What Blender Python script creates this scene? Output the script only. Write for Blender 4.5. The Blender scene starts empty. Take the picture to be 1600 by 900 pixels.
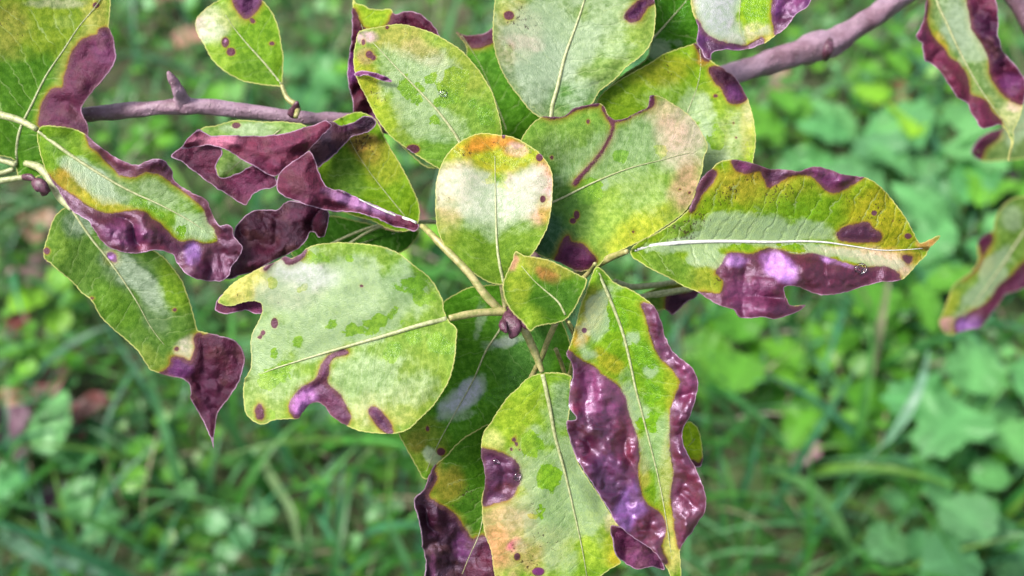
import bpy, math, random
import numpy as np
from mathutils import Vector, Matrix
from mathutils.geometry import delaunay_2d_cdt
random.seed(7); rng = np.random.default_rng(7)
S = bpy.context.scene
# ------------------------------------------------------------------ camera
FPX = 1715.0                                   # focal length in photo pixels (1600 wide)
CAM = np.array([0.0, 0.0, 0.95]); PITCH = math.radians(52)
cd = bpy.data.cameras.new('camera'); cam = bpy.data.objects.new('camera', cd); S.collection.objects.link(cam)
cam.location = CAM; cam.rotation_euler = (math.radians(90) - PITCH, 0, 0)
cd.sensor_width = 36; cd.lens = 36 * FPX / 1600; cd.clip_start = 0.01; cd.clip_end = 500
cd.dof.use_dof = True; cd.dof.focus_distance = 0.360; cd.dof.aperture_fstop = cd.lens / 5.4
S.camera = cam
AR = np.array([1.0, 0, 0]); AF = np.array([0, math.cos(PITCH), -math.sin(PITCH)]); AU = np.array([0, math.sin(PITCH), math.cos(PITCH)])
# ------------------------------------------------------------------ sky, sun, exposure
W = bpy.data.worlds.new('World'); S.world = W; W.use_nodes = True
wn = W.node_tree; bg = wn.nodes['Background']
sky = wn.nodes.new('ShaderNodeTexSky'); sky.sky_type = 'NISHITA'; sky.sun_disc = False
SUN_EL, SUN_AZ = 56, 262
sky.sun_elevation = math.radians(SUN_EL); sky.sun_rotation = math.radians(SUN_AZ)
sky.air_density = 1.0; sky.dust_density = 3.0; sky.ozone_density = 1.5
hs = wn.nodes.new('ShaderNodeHueSaturation'); hs.inputs['Saturation'].default_value = 0.55
wn.links.new(sky.outputs[0], hs.inputs['Color']); wn.links.new(hs.outputs[0], bg.inputs[0])
bg.inputs[1].default_value = 0.07
sd = bpy.data.lights.new('sun', 'SUN'); sun = bpy.data.objects.new('sun', sd); S.collection.objects.link(sun)
sd.energy = 1.5; sd.angle = math.radians(18); sd.color = (1.0, 0.96, 0.9)
az = math.radians(SUN_AZ); el = math.radians(SUN_EL)
sdir = Vector((math.sin(az) * math.cos(el), math.cos(az) * math.cos(el), math.sin(el)))
sun.rotation_euler = (-sdir).to_track_quat('-Z', 'Y').to_euler()
S.view_settings.view_transform = 'Standard'; S.view_settings.look = 'None'
S.view_settings.exposure = 2.3; S.view_settings.gamma = 1.0
S.render.engine = 'CYCLES'; S.cycles.max_bounces = 6; S.cycles.use_denoising = True
# ------------------------------------------------------------------ helpers
def proj(x, y, z):
    x = np.asarray(x, float); y = np.asarray(y, float); z = np.asarray(z, float)
    return CAM + z[..., None] * (AF + ((x - 800) / FPX)[..., None] * AR + ((450 - y) / FPX)[..., None] * AU)
def ground_at(px, py, h=0.0):
    d = AF + (px - 800) / FPX * AR + (450 - py) / FPX * AU
    return CAM + d * ((h - CAM[2]) / d[2])
def PP(s): return np.array([[float(v) for v in p.split(',')] for p in s.split()])
def sstep(a, b, x):
    t = np.clip((x - a) / (b - a), 0, 1); return t * t * (3 - 2 * t)
_H = rng.random((256, 256))
def vnoise(x, y):
    xi = np.floor(x).astype(int); yi = np.floor(y).astype(int); fx = x - xi; fy = y - yi
    fx = fx * fx * fx * (fx * (fx * 6 - 15) + 10); fy = fy * fy * fy * (fy * (fy * 6 - 15) + 10)
    h = lambda a, b: _H[a & 255, b & 255]
    return (h(xi, yi) * (1 - fx) + h(xi + 1, yi) * fx) * (1 - fy) + (h(xi, yi + 1) * (1 - fx) + h(xi + 1, yi + 1) * fx) * fy
def fbm(x, y, w, o=3, seed=0):
    r = 0; a = 1; t = 0
    for k in range(o):
        r = r + a * vnoise(x / w + 17.3 * k + seed * 7.1, y / w + 9.7 * k + seed * 3.3); t += a; a *= .5; w = w / 2.03
    return r / t - .5
def catmull(P, step, closed=True):
    n = len(P); out = []
    rg = range(n) if closed else range(n - 1)
    for i in rg:
        if closed: p0, p1, p2, p3 = P[(i - 1) % n], P[i], P[(i + 1) % n], P[(i + 2) % n]
        else: p0, p1, p2, p3 = P[max(i - 1, 0)], P[i], P[i + 1], P[min(i + 2, n - 1)]
        d = np.linalg.norm(p2 - p1); k = max(1, int(round(d / step)))
        # centripetal-like damping of tangents on uneven spacing
        l0 = max(np.linalg.norm(p1 - p0), 1e-6); l2 = max(np.linalg.norm(p3 - p2), 1e-6)
        m1 = ((p1 - p0) / l0 + (p2 - p1) / max(d, 1e-6)) * .5 * d; m2 = ((p2 - p1) / max(d, 1e-6) + (p3 - p2) / l2) * .5 * d
        for j in range(k):
            t = j / k; t2 = t * t; t3 = t2 * t
            out.append((2 * t3 - 3 * t2 + 1) * p1 + (t3 - 2 * t2 + t) * m1 + (-2 * t3 + 3 * t2) * p2 + (t3 - t2) * m2)
    if not closed: out.append(P[-1])
    return np.array(out)
def seg_dist(Q, A, B):
    """distance of points Q to segments A-B; returns min distance"""
    best = np.full(len(Q), 1e9)
    for c in range(0, len(A), 64):
        a = A[c:c + 64]; b = B[c:c + 64]; ab = b - a; L = (ab ** 2).sum(1) + 1e-9
        t = np.clip(((Q[:, None] - a) * ab).sum(2) / L, 0, 1)
        d = np.linalg.norm(Q[:, None] - (a + t[..., None] * ab), axis=2).min(1); best = np.minimum(best, d)
    return best
def inside(Q, P):
    x, y = Q[:, 0], Q[:, 1]; r = np.zeros(len(Q), bool); n = len(P)
    for i in range(n):
        x1, y1 = P[i]; x2, y2 = P[(i + 1) % n]
        if y1 == y2: continue
        c = ((y1 > y) != (y2 > y)) & (x < (x2 - x1) * (y - y1) / (y2 - y1) + x1); r ^= c
    return r
def sdf(Q, P):
    d = seg_dist(Q, P, np.roll(P, -1, 0)); return np.where(inside(Q, P), d, -d)
def rib_coords(Q, M):
    """(s along, d signed across) for points Q about the polyline M"""
    seg = M[1:] - M[:-1]; L = np.linalg.norm(seg, axis=1); cum = np.concatenate([[0], np.cumsum(L)])
    bd = np.full(len(Q), 1e9); bs = np.zeros(len(Q)); bg_ = np.zeros(len(Q)); n = len(seg)
    for i in range(n):
        u = seg[i] / L[i]; q = Q - M[i]; t = q @ u
        lo = -1e4 if i == 0 else 0; hi = 1e4 if i == n - 1 else L[i]
        tc = np.clip(t, lo, hi); r = q - tc[:, None] * u; d = np.linalg.norm(r, axis=1)
        k = d < bd; bd[k] = d[k]; bs[k] = (cum[i] + tc)[k]; bg_[k] = np.sign(u[0] * q[:, 1] - u[1] * q[:, 0])[k]
    return bs, bd * np.where(bg_ == 0, 1, bg_), cum[-1]
def blobs(Q, bl, seed=0, am2=.75):
    w = np.zeros(len(Q))
    for b in bl:
        x, y, rx, ry, an, am = b[:6]; a = math.radians(an)
        dx = Q[:, 0] - x; dy = Q[:, 1] - y
        u = (dx * math.cos(a) + dy * math.sin(a)) / rx; v = (-dx * math.sin(a) + dy * math.cos(a)) / ry
        r = np.sqrt(u * u + v * v) + fbm(Q[:, 0], Q[:, 1], min(28, max(8, 1.5 * min(rx, ry))), 4, seed + 3) * am2
        w = np.maximum(w, am * (1 - sstep(.55, 1.25, r)))
    return w
def new_obj(name, me, parent=None, mat=None):
    o = bpy.data.objects.new(name, me); S.collection.objects.link(o)
    if parent is not None: o.parent = parent
    if mat is not None and me is not None: me.materials.append(mat)
    return o
WL = {}                                            # world location of every parent
def place(o, loc, parent=None):
    WL[o.name] = np.array(loc, float)
    o.location = Vector(loc) - (Vector(WL[parent.name]) if parent is not None else Vector((0, 0, 0)))
def mk_mesh(name, V, F, attrs=None, cols=None, normals=None, smooth=True):
    me = bpy.data.meshes.new(name); me.from_pydata(np.asarray(V, float).tolist(), [], F if isinstance(F, list) else F.tolist())
    for k, a in (attrs or {}).items():
        at = me.attributes.new(k, 'FLOAT', 'POINT'); at.data.foreach_set('value', np.asarray(a, np.float32))
    for k, c in (cols or {}).items():
        at = me.attributes.new(k, 'FLOAT_VECTOR', 'POINT'); at.data.foreach_set('vector', np.asarray(c, np.float32).ravel())
    if smooth: me.polygons.foreach_set('use_smooth', [True] * len(me.polygons))
    me.update()
    if normals is not None: me.normals_split_custom_set_from_vertices(np.asarray(normals, float).tolist())
    return me
# ------------------------------------------------------------------ node helper
class NT:
    def __init__(s, name):
        s.m = bpy.data.materials.new(name); s.m.use_nodes = True; s.t = s.m.node_tree; s.t.nodes.clear()
        s.out = s.t.nodes.new('ShaderNodeOutputMaterial')
    def n(s, ty, ins=None, **kw):
        nd = s.t.nodes.new(ty)
        for k, v in kw.items(): setattr(nd, k, v)
        for k, v in (ins or {}).items(): s.set(nd, k, v)
        return nd
    def set(s, nd, k, v):
        sock = nd.inputs[k]
        if isinstance(v, bpy.types.NodeSocket): s.t.links.new(v, sock)
        elif isinstance(v, bpy.types.Node): s.t.links.new(v.outputs[0], sock)
        else: sock.default_value = v
    def math(s, op, a, b=0.0, c=0.0, clamp=False):
        nd = s.n('ShaderNodeMath', {0: a, 1: b, 2: c}, operation=op); nd.use_clamp = clamp; return nd.outputs[0]
    def ss(s, x, lo, hi, a=0.0, b=1.0):
        nd = s.n('ShaderNodeMapRange', {'Value': x, 'From Min': lo, 'From Max': hi, 'To Min': a, 'To Max': b}, interpolation_type='SMOOTHSTEP')
        return nd.outputs[0]
    def mix(s, f, a, b, mode='MIX'):
        nd = s.n('ShaderNodeMix', data_type='RGBA', blend_type=mode); s.set(nd, 0, f); s.set(nd, 6, a); s.set(nd, 7, b); return nd.outputs[2]
    def fmix(s, f, a, b):
        nd = s.n('ShaderNodeMix', data_type='FLOAT'); s.set(nd, 0, f); s.set(nd, 2, a); s.set(nd, 3, b); return nd.outputs[0]
    def attr(s, name, vec=False):
        nd = s.n('ShaderNodeAttribute', attribute_name=name); return nd.outputs['Vector' if vec else 'Fac']
    def noise(s, vec, scale, detail=3, rough=.55, dim='3D'):
        return s.n('ShaderNodeTexNoise', {'Vector': vec, 'Scale': scale, 'Detail': detail, 'Roughness': rough}, noise_dimensions=dim).outputs[0]
C4 = lambda r, g, b: (r, g, b, 1)
# ------------------------------------------------------------------ leaf material (one for all leaf tissue)
def leaf_material():
    t = NT('leaf_tissue')
    uv = t.attr('leaf_uv', True); tint = t.attr('tint', True); dt = t.attr('dead_tint', True)
    dead = t.attr('dead'); sky_sheen = t.attr('sky_sheen'); wet = t.attr('wet'); rim = t.attr('rim'); ph = t.attr('vein'); spk = t.attr('speck'); side = t.attr('side'); acr = t.attr('across'); vs = t.attr('vein_amount')
    fib = t.noise(t.n('ShaderNodeCombineXYZ', {0: t.math('MULTIPLY', ph, .55), 1: t.math('MULTIPLY', acr, .035), 2: 3.0}).outputs[0], 1.0, 3, .6); n1 = t.noise(uv, .11, 4, .6); n2 = t.noise(uv, .45, 3, .6); n3 = t.noise(uv, 1.1, 2, .6); nlow = t.noise(uv, .03, 3, .5)
    # reticulate veinlets
    vor = t.n('ShaderNodeTexVoronoi', {'Vector': uv, 'Scale': .34}, feature='DISTANCE_TO_EDGE').outputs[0]
    ret = t.ss(vor, 0.0, .16, 1.0, 0.0)
    # side veins
    wob = t.math('ADD', ph, t.math('ADD', t.math('MULTIPLY', t.math('SUBTRACT', n1, .5), 8.0), t.math('MULTIPLY', t.math('SUBTRACT', nlow, .5), 34.0)))
    vd = t.math('PINGPONG', wob, 13.0); vein = t.ss(vd, .25, 1.5, 1.0, 0.0); veinw = t.ss(vd, 0.0, 5.5, 1.0, 0.0)
    vein = t.math('MULTIPLY', t.math('MULTIPLY', vein, vs), t.ss(nlow, .35, .6))
    base = t.mix(t.ss(n1, .32, .7), t.mix(1.0, tint, C4(.62, .72, .55), 'MULTIPLY'), t.mix(1.0, tint, C4(1.25, 1.16, 1.2), 'MULTIPLY'))
    base = t.mix(t.math('MULTIPLY', t.ss(fib, .45, .75), .22), base, t.mix(1.0, base, C4(1.45, 1.35, 1.2), 'MULTIPLY')); base = t.mix(t.math('MULTIPLY', t.ss(n3, .4, .65), .42), base, t.mix(1.0, base, C4(1.4, 1.35, 1.2), 'MULTIPLY'))
    base = t.mix(t.math('MULTIPLY', ret, .22), base, t.mix(1.0, base, C4(1.6, 1.5, 1.3), 'MULTIPLY'))
    base = t.mix(t.math('MULTIPLY', vein, .42), base, C4(.30, .36, .15))
    # yellow / orange / red halo that runs before the dead tissue
    DN0 = 0; dn = t.math('ADD', dead, t.math('ADD', t.math('MULTIPLY', t.math('SUBTRACT', n1, .5), t.math('MINIMUM', 12.0, t.math('ADD', 5.0, t.math('ABSOLUTE', dead)))), t.math('MULTIPLY', t.math('SUBTRACT', n3, .5), 5.0)))
    base = t.mix(t.math('MULTIPLY', t.ss(dn, -13, -3), .32), base, C4(.24, .22, .02))
    base = t.mix(t.math('MULTIPLY', t.ss(dn, -4.5, -1), .45), base, C4(.22, .07, .02))
    # sky sheen on the wax, painted pale into base colour, mottled and fibrous
    fu = t.n('ShaderNodeVectorMath', {0: uv, 1: (1, 1, 1)}, operation='MULTIPLY').outputs[0]
    fm = t.ss(t.math('ADD', sky_sheen, t.math('ADD', t.math('MULTIPLY', t.math('SUBTRACT', fib, .5), .7), t.math('MULTIPLY', t.math('SUBTRACT', n1, .5), 1.0))), .05, 1.05)
    wm = t.ss(t.math('ADD', wet, t.math('ADD', t.math('MULTIPLY', t.math('SUBTRACT', n1, .5), 1.7), t.math('MULTIPLY', t.math('SUBTRACT', n2, .5), .9))), .42, .56)
    fm = t.math('MULTIPLY', fm, t.math('SUBTRACT', 1.0, wm))
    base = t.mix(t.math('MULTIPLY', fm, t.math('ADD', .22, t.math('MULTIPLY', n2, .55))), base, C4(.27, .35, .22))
    base = t.mix(wm, base, t.mix(1.0, base, C4(.85, 1.0, .6), 'MULTIPLY'))
    # dark specks
    sv = t.n('ShaderNodeTexVoronoi', {'Vector': t.n('ShaderNodeVectorMath', {0: uv, 1: t.n('ShaderNodeVectorMath', {0: t.n('ShaderNodeTexNoise', {'Vector': uv, 'Scale': .22, 'Detail': 2.0}).outputs['Color'], 1: (9.0, 14.0, 0.0)}, operation='MULTIPLY').outputs[0]}, operation='ADD').outputs[0], 'Scale': .21, 'Randomness': 1.0}); 
    sr = t.math('MULTIPLY', spk, t.ss(nlow, .35, .6)); 
    smask = t.ss(t.math('SUBTRACT', sv.outputs['Distance'], t.math('MULTIPLY', sr, .34)), -.06, .03, 1.0, 0.0)
    smask = t.math('MULTIPLY', smask, t.math('GREATER_THAN', spk, .04))
    base = t.mix(t.math('MULTIPLY', smask, .8), base, C4(.035, .018, .012))
    # pale toothed rim
    base = t.mix(t.math('MULTIPLY', t.ss(t.math('ADD', rim, t.math('MULTIPLY', n1, 1.6)), 1.2, 3.0, 1.0, 0.0), .75), base, C4(.44, .42, .15))
    # dead tissue
    dcol = t.mix(t.ss(n1, .3, .72), t.mix(1.0, dt, C4(.62, .55, .6), 'MULTIPLY'), t.mix(1.0, dt, C4(1.35, 1.2, 1.25), 'MULTIPLY'))
    dcol = t.mix(t.math('MULTIPLY', t.ss(n3, .4, .75), .45), dcol, t.mix(1.0, dt, C4(1.7, 1.4, 1.5), 'MULTIPLY'))
    dcol = t.mix(t.math('MULTIPLY', ret, .25), dcol, t.mix(1.0, dt, C4(1.8, 1.6, 1.6), 'MULTIPLY'))
    dcol = t.mix(t.math('MULTIPLY', t.ss(n2, .62, .72), .5), dcol, C4(.05, .018, .02))
    dcol = t.mix(t.math('MULTIPLY', t.ss(rim, .4, 2.0, 1.0, 0.0), .7), dcol, C4(.34, .22, .30))
    dcol = t.mix(t.math('MULTIPLY', t.ss(dn, 2.0, 8.0, 1.0, 0.0), .6), dcol, C4(.085, .028, .020))
    dcol = t.mix(t.math('MULTIPLY', t.ss(nlow, .52, .66), .45), dcol, C4(.075, .030, .030))
    dm = t.ss(dn, -1.5, 1.3)
    dedge = t.ss(t.math('ABSOLUTE', t.math('SUBTRACT', dn, 1.6)), 0.0, 2.4, 1.0, 0.0)
    col = t.mix(dm, base, dcol); col = t.mix(t.math('MULTIPLY', dedge, .28), col, C4(.05, .014, .022))
    # underside: paler, matt
    col = t.mix(t.math('MULTIPLY', side, .5), col, t.mix(dm, C4(.17, .23, .12), C4(.10, .05, .06)))
    # roughness
    r_h = t.fmix(fm, .45, .42); r_h = t.fmix(wm, r_h, .16)
    gls = t.attr('gloss'); r_d = t.fmix(gls, .55, t.ss(t.noise(uv, .05, 3, .6), .44, .62, .31, .50))
    rough = t.fmix(dm, r_h, r_d); rough = t.fmix(side, rough, .65)
    sp_h = t.fmix(fm, .05, .7); sp_h = t.fmix(wm, sp_h, .22)
    spec = t.fmix(dm, sp_h, t.fmix(gls, .02, .6)); spec = t.fmix(side, spec, .25)
    # relief
    hgt = t.math('ADD', t.math('MULTIPLY', veinw, t.math('MULTIPLY', vs, -.7)), t.math('ADD', t.math('MULTIPLY', n2, .5), t.math('ADD', t.math('MULTIPLY', t.ss(vor, 0.0, .3), .30), t.math('MULTIPLY', n3, .16))))
    hd = t.math('ADD', t.math('MULTIPLY', t.math('SUBTRACT', n1, .62), 4.5), t.math('ADD', t.math('MULTIPLY', n2, 1.6), t.math('ADD', t.math('MULTIPLY', n3, .5), t.math('MULTIPLY', t.ss(vor, 0.0, .3), .35))))
    hs_ = t.math('ADD', t.math('MULTIPLY', t.math('SUBTRACT', t.noise(uv, .032, 2, .4), .5), 11.0), t.math('MULTIPLY', n2, .35))
    h = t.fmix(dm, hgt, t.fmix(t.math('MULTIPLY', gls, .85), hd, hs_))
    bump = t.n('ShaderNodeBump', {'Strength': .9, 'Distance': .00021, 'Height': h})
    p = t.n('ShaderNodeBsdfPrincipled', {'Base Color': col, 'Roughness': rough, 'Specular IOR Level': spec, 'Normal': bump, 'IOR': t.fmix(t.math('MULTIPLY', dm, gls), 1.45, 1.68)})
    try:
        t.set(p, 'Specular Tint', t.mix(dm, C4(1, 1, 1), C4(.88, .70, 1.0)))
    except Exception: pass
    tr = t.n('ShaderNodeBsdfTranslucent', {'Color': t.mix(1.0, col, t.mix(dm, C4(1.5, 1.5, .8), C4(.8, .5, .4)), 'MULTIPLY'), 'Normal': bump})
    mx = t.n('ShaderNodeMixShader', {0: t.fmix(dm, .24, .10), 1: p.outputs[0], 2: tr.outputs[0]})
    t.t.links.new(mx.outputs[0], t.out.inputs[0]); return t.m
LEAFM = leaf_material()
def rib_material(name, c1, c2, sc=900, rough=.45, bump=.4):
    t = NT(name); co = t.n('ShaderNodeTexCoord').outputs['Object']
    n = t.noise(co, sc, 4, .6); n2 = t.noise(co, sc * 4, 2, .6)
    col = t.mix(t.ss(n, .35, .65), c1, c2); col = t.mix(t.math('MULTIPLY', t.ss(n2, .55, .7), .35), col, t.mix(1.0, col, C4(1.5, 1.45, 1.5), 'MULTIPLY'))
    b = t.n('ShaderNodeBump', {'Strength': bump, 'Distance': .0003, 'Height': t.math('ADD', n, t.math('MULTIPLY', n2, .4))})
    p = t.n('ShaderNodeBsdfPrincipled', {'Base Color': col, 'Roughness': rough, 'Specular IOR Level': .45, 'Normal': b, 'Subsurface Weight': .0})
    t.t.links.new(p.outputs[0], t.out.inputs[0]); return t.m
RIBM = rib_material('pale_rib', C4(.18, .20, .075), C4(.30, .31, .16))
RIBW = rib_material('white_rib', C4(.38, .36, .34), C4(.55, .55, .48))
PETM = rib_material('petiole_skin', C4(.16, .17, .045), C4(.30, .26, .11), 500)
PETR = rib_material('reddish_petiole_skin', C4(.20, .14, .10), C4(.12, .05, .07), 400)
BUDM = rib_material('bud_scale', C4(.045, .012, .022), C4(.10, .035, .06), 700, .35, .8)
def bark_material():
    t = NT('pear_bark'); co = t.n('ShaderNodeTexCoord').outputs['Object']
    n = t.noise(co, 160, 5, .65); n2 = t.noise(co, 900, 3, .6); n3 = t.noise(co, 45, 3, .6)
    col = t.mix(t.ss(n, .35, .65), C4(.10, .045, .062), C4(.19, .105, .14))
    col = t.mix(t.math('MULTIPLY', t.ss(n3, .40, .64), .7), col, C4(.27, .18, .235))
    vo = t.n('ShaderNodeTexVoronoi', {'Vector': co, 'Scale': 420.0}).outputs[0]
    len_ = t.ss(vo, .10, .22, 1.0, 0.0); col = t.mix(t.math('MULTIPLY', len_, .6), col, C4(.30, .22, .24))
    col = t.mix(t.math('MULTIPLY', t.ss(n2, .58, .72), .5), col, C4(.03, .012, .02))
    b = t.n('ShaderNodeBump', {'Strength': .7, 'Distance': .0012, 'Height': t.math('ADD', n, t.math('ADD', t.math('MULTIPLY', n2, .5), t.math('MULTIPLY', len_, .5)))})
    p = t.n('ShaderNodeBsdfPrincipled', {'Base Color': col, 'Roughness': .5, 'Specular IOR Level': .5, 'Normal': b})
    t.t.links.new(p.outputs[0], t.out.inputs[0]); return t.m
BARK = bark_material()
# ------------------------------------------------------------------ tubes
def tube(name, pts, rad, parent, mat, sides=10, flat=1.0, noise=0.0, zpush=0.0):
    """pts: list of (px, py, depth) ; rad in photo pixels at that depth"""
    P = np.array(pts, float); n0 = len(P); t0 = np.linspace(0, 1, n0)
    Pc = catmull(P * np.array([1, 1, 3000.0]), 5, closed=False) / np.array([1, 1, 3000.0])
    n = len(Pc); cl = np.concatenate([[0], np.cumsum(np.linalg.norm(np.diff(P[:, :2], axis=0), axis=1))]); cc = np.concatenate([[0], np.cumsum(np.linalg.norm(np.diff(Pc[:, :2], axis=0), axis=1))])
    R = np.interp(cc / cc[-1], np.linspace(0, 1, len(rad)), rad) * Pc[:, 2] / FPX
    X = proj(Pc[:, 0], Pc[:, 1], Pc[:, 2] - zpush)
    T = np.gradient(X, axis=0); T /= np.linalg.norm(T, axis=1)[:, None] + 1e-12
    view = X - CAM; view /= np.linalg.norm(view, axis=1)[:, None]
    N1 = np.cross(T, view); N1 /= np.linalg.norm(N1, axis=1)[:, None] + 1e-12; N2 = np.cross(T, N1)
    V = []
    for k in range(sides):
        a = 2 * math.pi * k / sides
        rr = R * (1 + noise * (np.array([vnoise(np.array(i * .23 + k * 1.7), np.array(k * 2.3)) for i in range(n)]) - .5))
        V.append(X + rr[:, None] * (math.cos(a) * N1 + flat * math.sin(a) * N2))
    V = np.stack(V, 1).reshape(-1, 3); F = []
    for i in range(n - 1):
        for k in range(sides):
            a = i * sides + k; b = i * sides + (k + 1) % sides; F.append([a, b, b + sides, a + sides])
    F.append(list(range(sides))[::-1]); F.append([(n - 1) * sides + k for k in range(sides)])
    c = V.mean(0); o = new_obj(name, mk_mesh(name, V - c, F), parent, mat); place(o, c, parent); return o
# ------------------------------------------------------------------ the leaf builder
G = (.070, .155, .014); DG = (.030, .085, .014); YG = (.150, .205, .018); Y = (.30, .29, .035); OR = (.33, .15, .02); PK = (.40, .18, .20)
PA = (.34, .36, .24); GG = (.085, .15, .060); MB = (.055, .12, .06); BR = (.12, .07, .03); LG = (.14, .22, .06)
D0 = (.070, .026, .045); DD = (.032, .010, .022); DM = (.125, .055, .075); DR = (.12, .028, .035); DV = (.060, .028, .075)
LC = 0
def leaf(parent, o, m, z, s=(0, 0), cup=.12, bend=0.0, tint=G, tb=(), sky_sheen=(), wet=(), dead=(), dspots=(), dt=D0, dtb=(), wave=2.0, und=4.0, crk=1.0, curl=.3,
         speck=(), rib=2.6, ribm=None, pet=None, petr=(2.4, 2.4), label=None, step=3.1, teeth=1.0, gloss=.35, va=.8, split=True, name='leaf', petm=None, up=(0, 0)):
    global LC; LC += 1; sd_ = LC
    O = catmull(PP(o) if isinstance(o, str) else o, 2.4); M = catmull(PP(m), 6, closed=False) if m is not None else None
    Dp = [catmull(PP(d), 3) for d in dead]
    c0 = O.mean(0); pxm = z / FPX
    # serration: small forward teeth on living margin, ragged on dead
    nr = np.roll(O, -1, 0) - np.roll(O, 1, 0); nr = np.stack([nr[:, 1], -nr[:, 0]], 1); nr /= np.linalg.norm(nr, axis=1)[:, None] + 1e-9
    area = .5 * np.sum(O[:, 0] * np.roll(O[:, 1], -1) - np.roll(O[:, 0], -1) * O[:, 1])
    if area < 0: nr = -nr
    arc = np.concatenate([[0], np.cumsum(np.linalg.norm(np.diff(O, axis=0), axis=1))])
    dO = np.full(len(O), -99.0)
    for d in Dp: dO = np.maximum(dO, sdf(O, d))
    td = teeth * (np.mod(arc / 11.0 + 2 * fbm(arc, arc * 0, 60, 2, sd_), 1.0) - .5)
    rg_ = 2.6 * fbm(arc, arc * 0 + 5, 7, 3, sd_)
    O = O + nr * (np.where(dO > -3, rg_, td) + 3.0 * fbm(O[:, 0], O[:, 1], 34, 2, sd_ + 60))[:, None]
    lo = O.min(0); hi = O.max(0)
    gx, gy = np.meshgrid(np.arange(lo[0], hi[0], step), np.arange(lo[1], hi[1], step * .87)); gx[1::2] += step / 2
    Q = np.stack([gx.ravel(), gy.ravel()], 1) + rng.uniform(-.25, .25, (gx.size, 2)) * step
    k = inside(Q, O); Q = Q[k]; Q = Q[seg_dist(Q, O, np.roll(O, -1, 0)) > step * .55]
    allp = [Vector(p) for p in O.tolist()] + [Vector(p) for p in Q.tolist()]
    r = delaunay_2d_cdt(allp, [], [list(range(len(O)))], 1, 1e-4)
    V2 = np.array([tuple(v) for v in r[0]]); F = np.array([f for f in r[2] if len(f) == 3])
    # orient so that the front faces the camera
    a = V2[F[:, 1]] - V2[F[:, 0]]; b = V2[F[:, 2]] - V2[F[:, 0]]; cr = a[:, 0] * b[:, 1] - a[:, 1] * b[:, 0]
    F[cr > 0] = F[cr > 0][:, ::-1]                  # image y points down
    def fields(Qp):
        rim = seg_dist(Qp, O, np.roll(O, -1, 0))
        if M is not None: sv, dv, Ln = rib_coords(Qp, M)
        else: sv, dv, Ln = Qp[:, 0] - lo[0], Qp[:, 1] - c0[1], hi[0] - lo[0]
        de = np.full(len(Qp), -60.0)
        for d in Dp: de = np.maximum(de, sdf(Qp, d))
        dp = de.copy()
        for (x, y, rr) in dspots: de = np.maximum(de, 3.2 * (rr * .85 - np.hypot((Qp[:, 0] - x) * (1 + .25 * math.sin(x)), (Qp[:, 1] - y) * (1 + .25 * math.cos(y)))))
        return rim, sv, dv, Ln, de, dp
    def depth(Qp, fl):
        rim, sv, dv, Ln, de_, de = fl; x, y = Qp[:, 0], Qp[:, 1]
        h = s[0] * (x - c0[0]) + s[1] * (y - c0[1])
        h = h - 2.3 * cup * (np.sqrt(dv * dv + 100) - 10)
        h = h + bend * Ln * np.clip(sv / Ln, 0, 1.3) ** 2
        h = h + 1.35 * und * fbm(x, y, 85, 3, sd_) * 2 * np.clip(np.abs(dv) / 40, .15, 1)
        h = h + 3.5 * (1 - sstep(0, 34, rim)) ** 1.5 * np.clip(1 + 4 * fbm(x, y, 70, 2, sd_ + 21), 0, 3)
        near = 1 - sstep(0, 38, rim)
        h = h + wave * near * np.sin(sv / 15.0 + np.sign(dv) * 1.7 + 3 * fbm(x, y, 60, 2, sd_ + 5)) 
        dw = sstep(-8, 24, de) * crk
        rg2 = 1 - np.abs(2 * fbm(x, y, 58, 2, sd_ + 9)) * 2.2
        rg3 = 1 - np.abs(2 * fbm(x, y, 17, 2, sd_ + 11)) * 2.2
        h = h + dw * (13.0 * rg2 + 2.8 * rg3 - 6)
        h = h - curl * dw * (1 - sstep(0, 26, rim)) * 14
        # living blade quilts gently between its side veins
        q = np.abs(np.mod(sv - .75 * np.abs(dv) + np.where(dv > 0, 13, 0), 26) - 13) / 13
        h = h - .55 * (1 - dw) * sstep(8, 26, np.abs(dv)) * (np.sin(q * math.pi * .5)) * va
        return z + pxm * h
    fl = fields(V2); Z = depth(V2, fl); X = proj(V2[:, 0], V2[:, 1], Z); rim, sv, dv, Ln, de, _dp = fl
    fn = np.cross(X[F[:, 1]] - X[F[:, 0]], X[F[:, 2]] - X[F[:, 0]]); N = np.zeros_like(X)
    for j in range(3): np.add.at(N, F[:, j], fn)
    N /= np.linalg.norm(N, axis=1)[:, None] + 1e-15
    if np.mean(np.sum(N * (CAM - X), 1)) < 0: N = -N; F = F[:, ::-1]
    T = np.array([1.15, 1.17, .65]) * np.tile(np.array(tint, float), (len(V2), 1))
    for i, b_ in enumerate(tb):
        w = blobs(V2, [b_], sd_ + i * 1.7)[:, None]; T = T * (1 - w) + np.array(b_[6]) * w
    DT = .46 * np.array([1.00, .40, .58]) * np.tile(np.array(dt, float), (len(V2), 1))
    for i, b_ in enumerate(dtb):
        w = blobs(V2, [b_], sd_ + i * 2.3)[:, None]; DT = DT * (1 - w) + (1.0 if max(b_[6]) > .23 else .52) * np.array([1.10, .50, .78] if max(b_[6]) <= .23 else [1, .85, 1]) * np.array(b_[6]) * w
    for (x, y, rr) in dspots:
        w = ((np.hypot(V2[:, 0] - x, V2[:, 1] - y) < rr * 1.9) & (_dp < -3))[:, None]
        if not dtb or min(math.hypot(x - q[0], y - q[1]) for q in dtb) > 8: DT = np.where(w, np.array([[.060, .018, .022]]), DT)
    fw = blobs(V2, sky_sheen, sd_ + 30, 1.2); ww = blobs(V2, wet, sd_ + 40, 2.0); sp = blobs(V2, speck, sd_ + 50)
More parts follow.
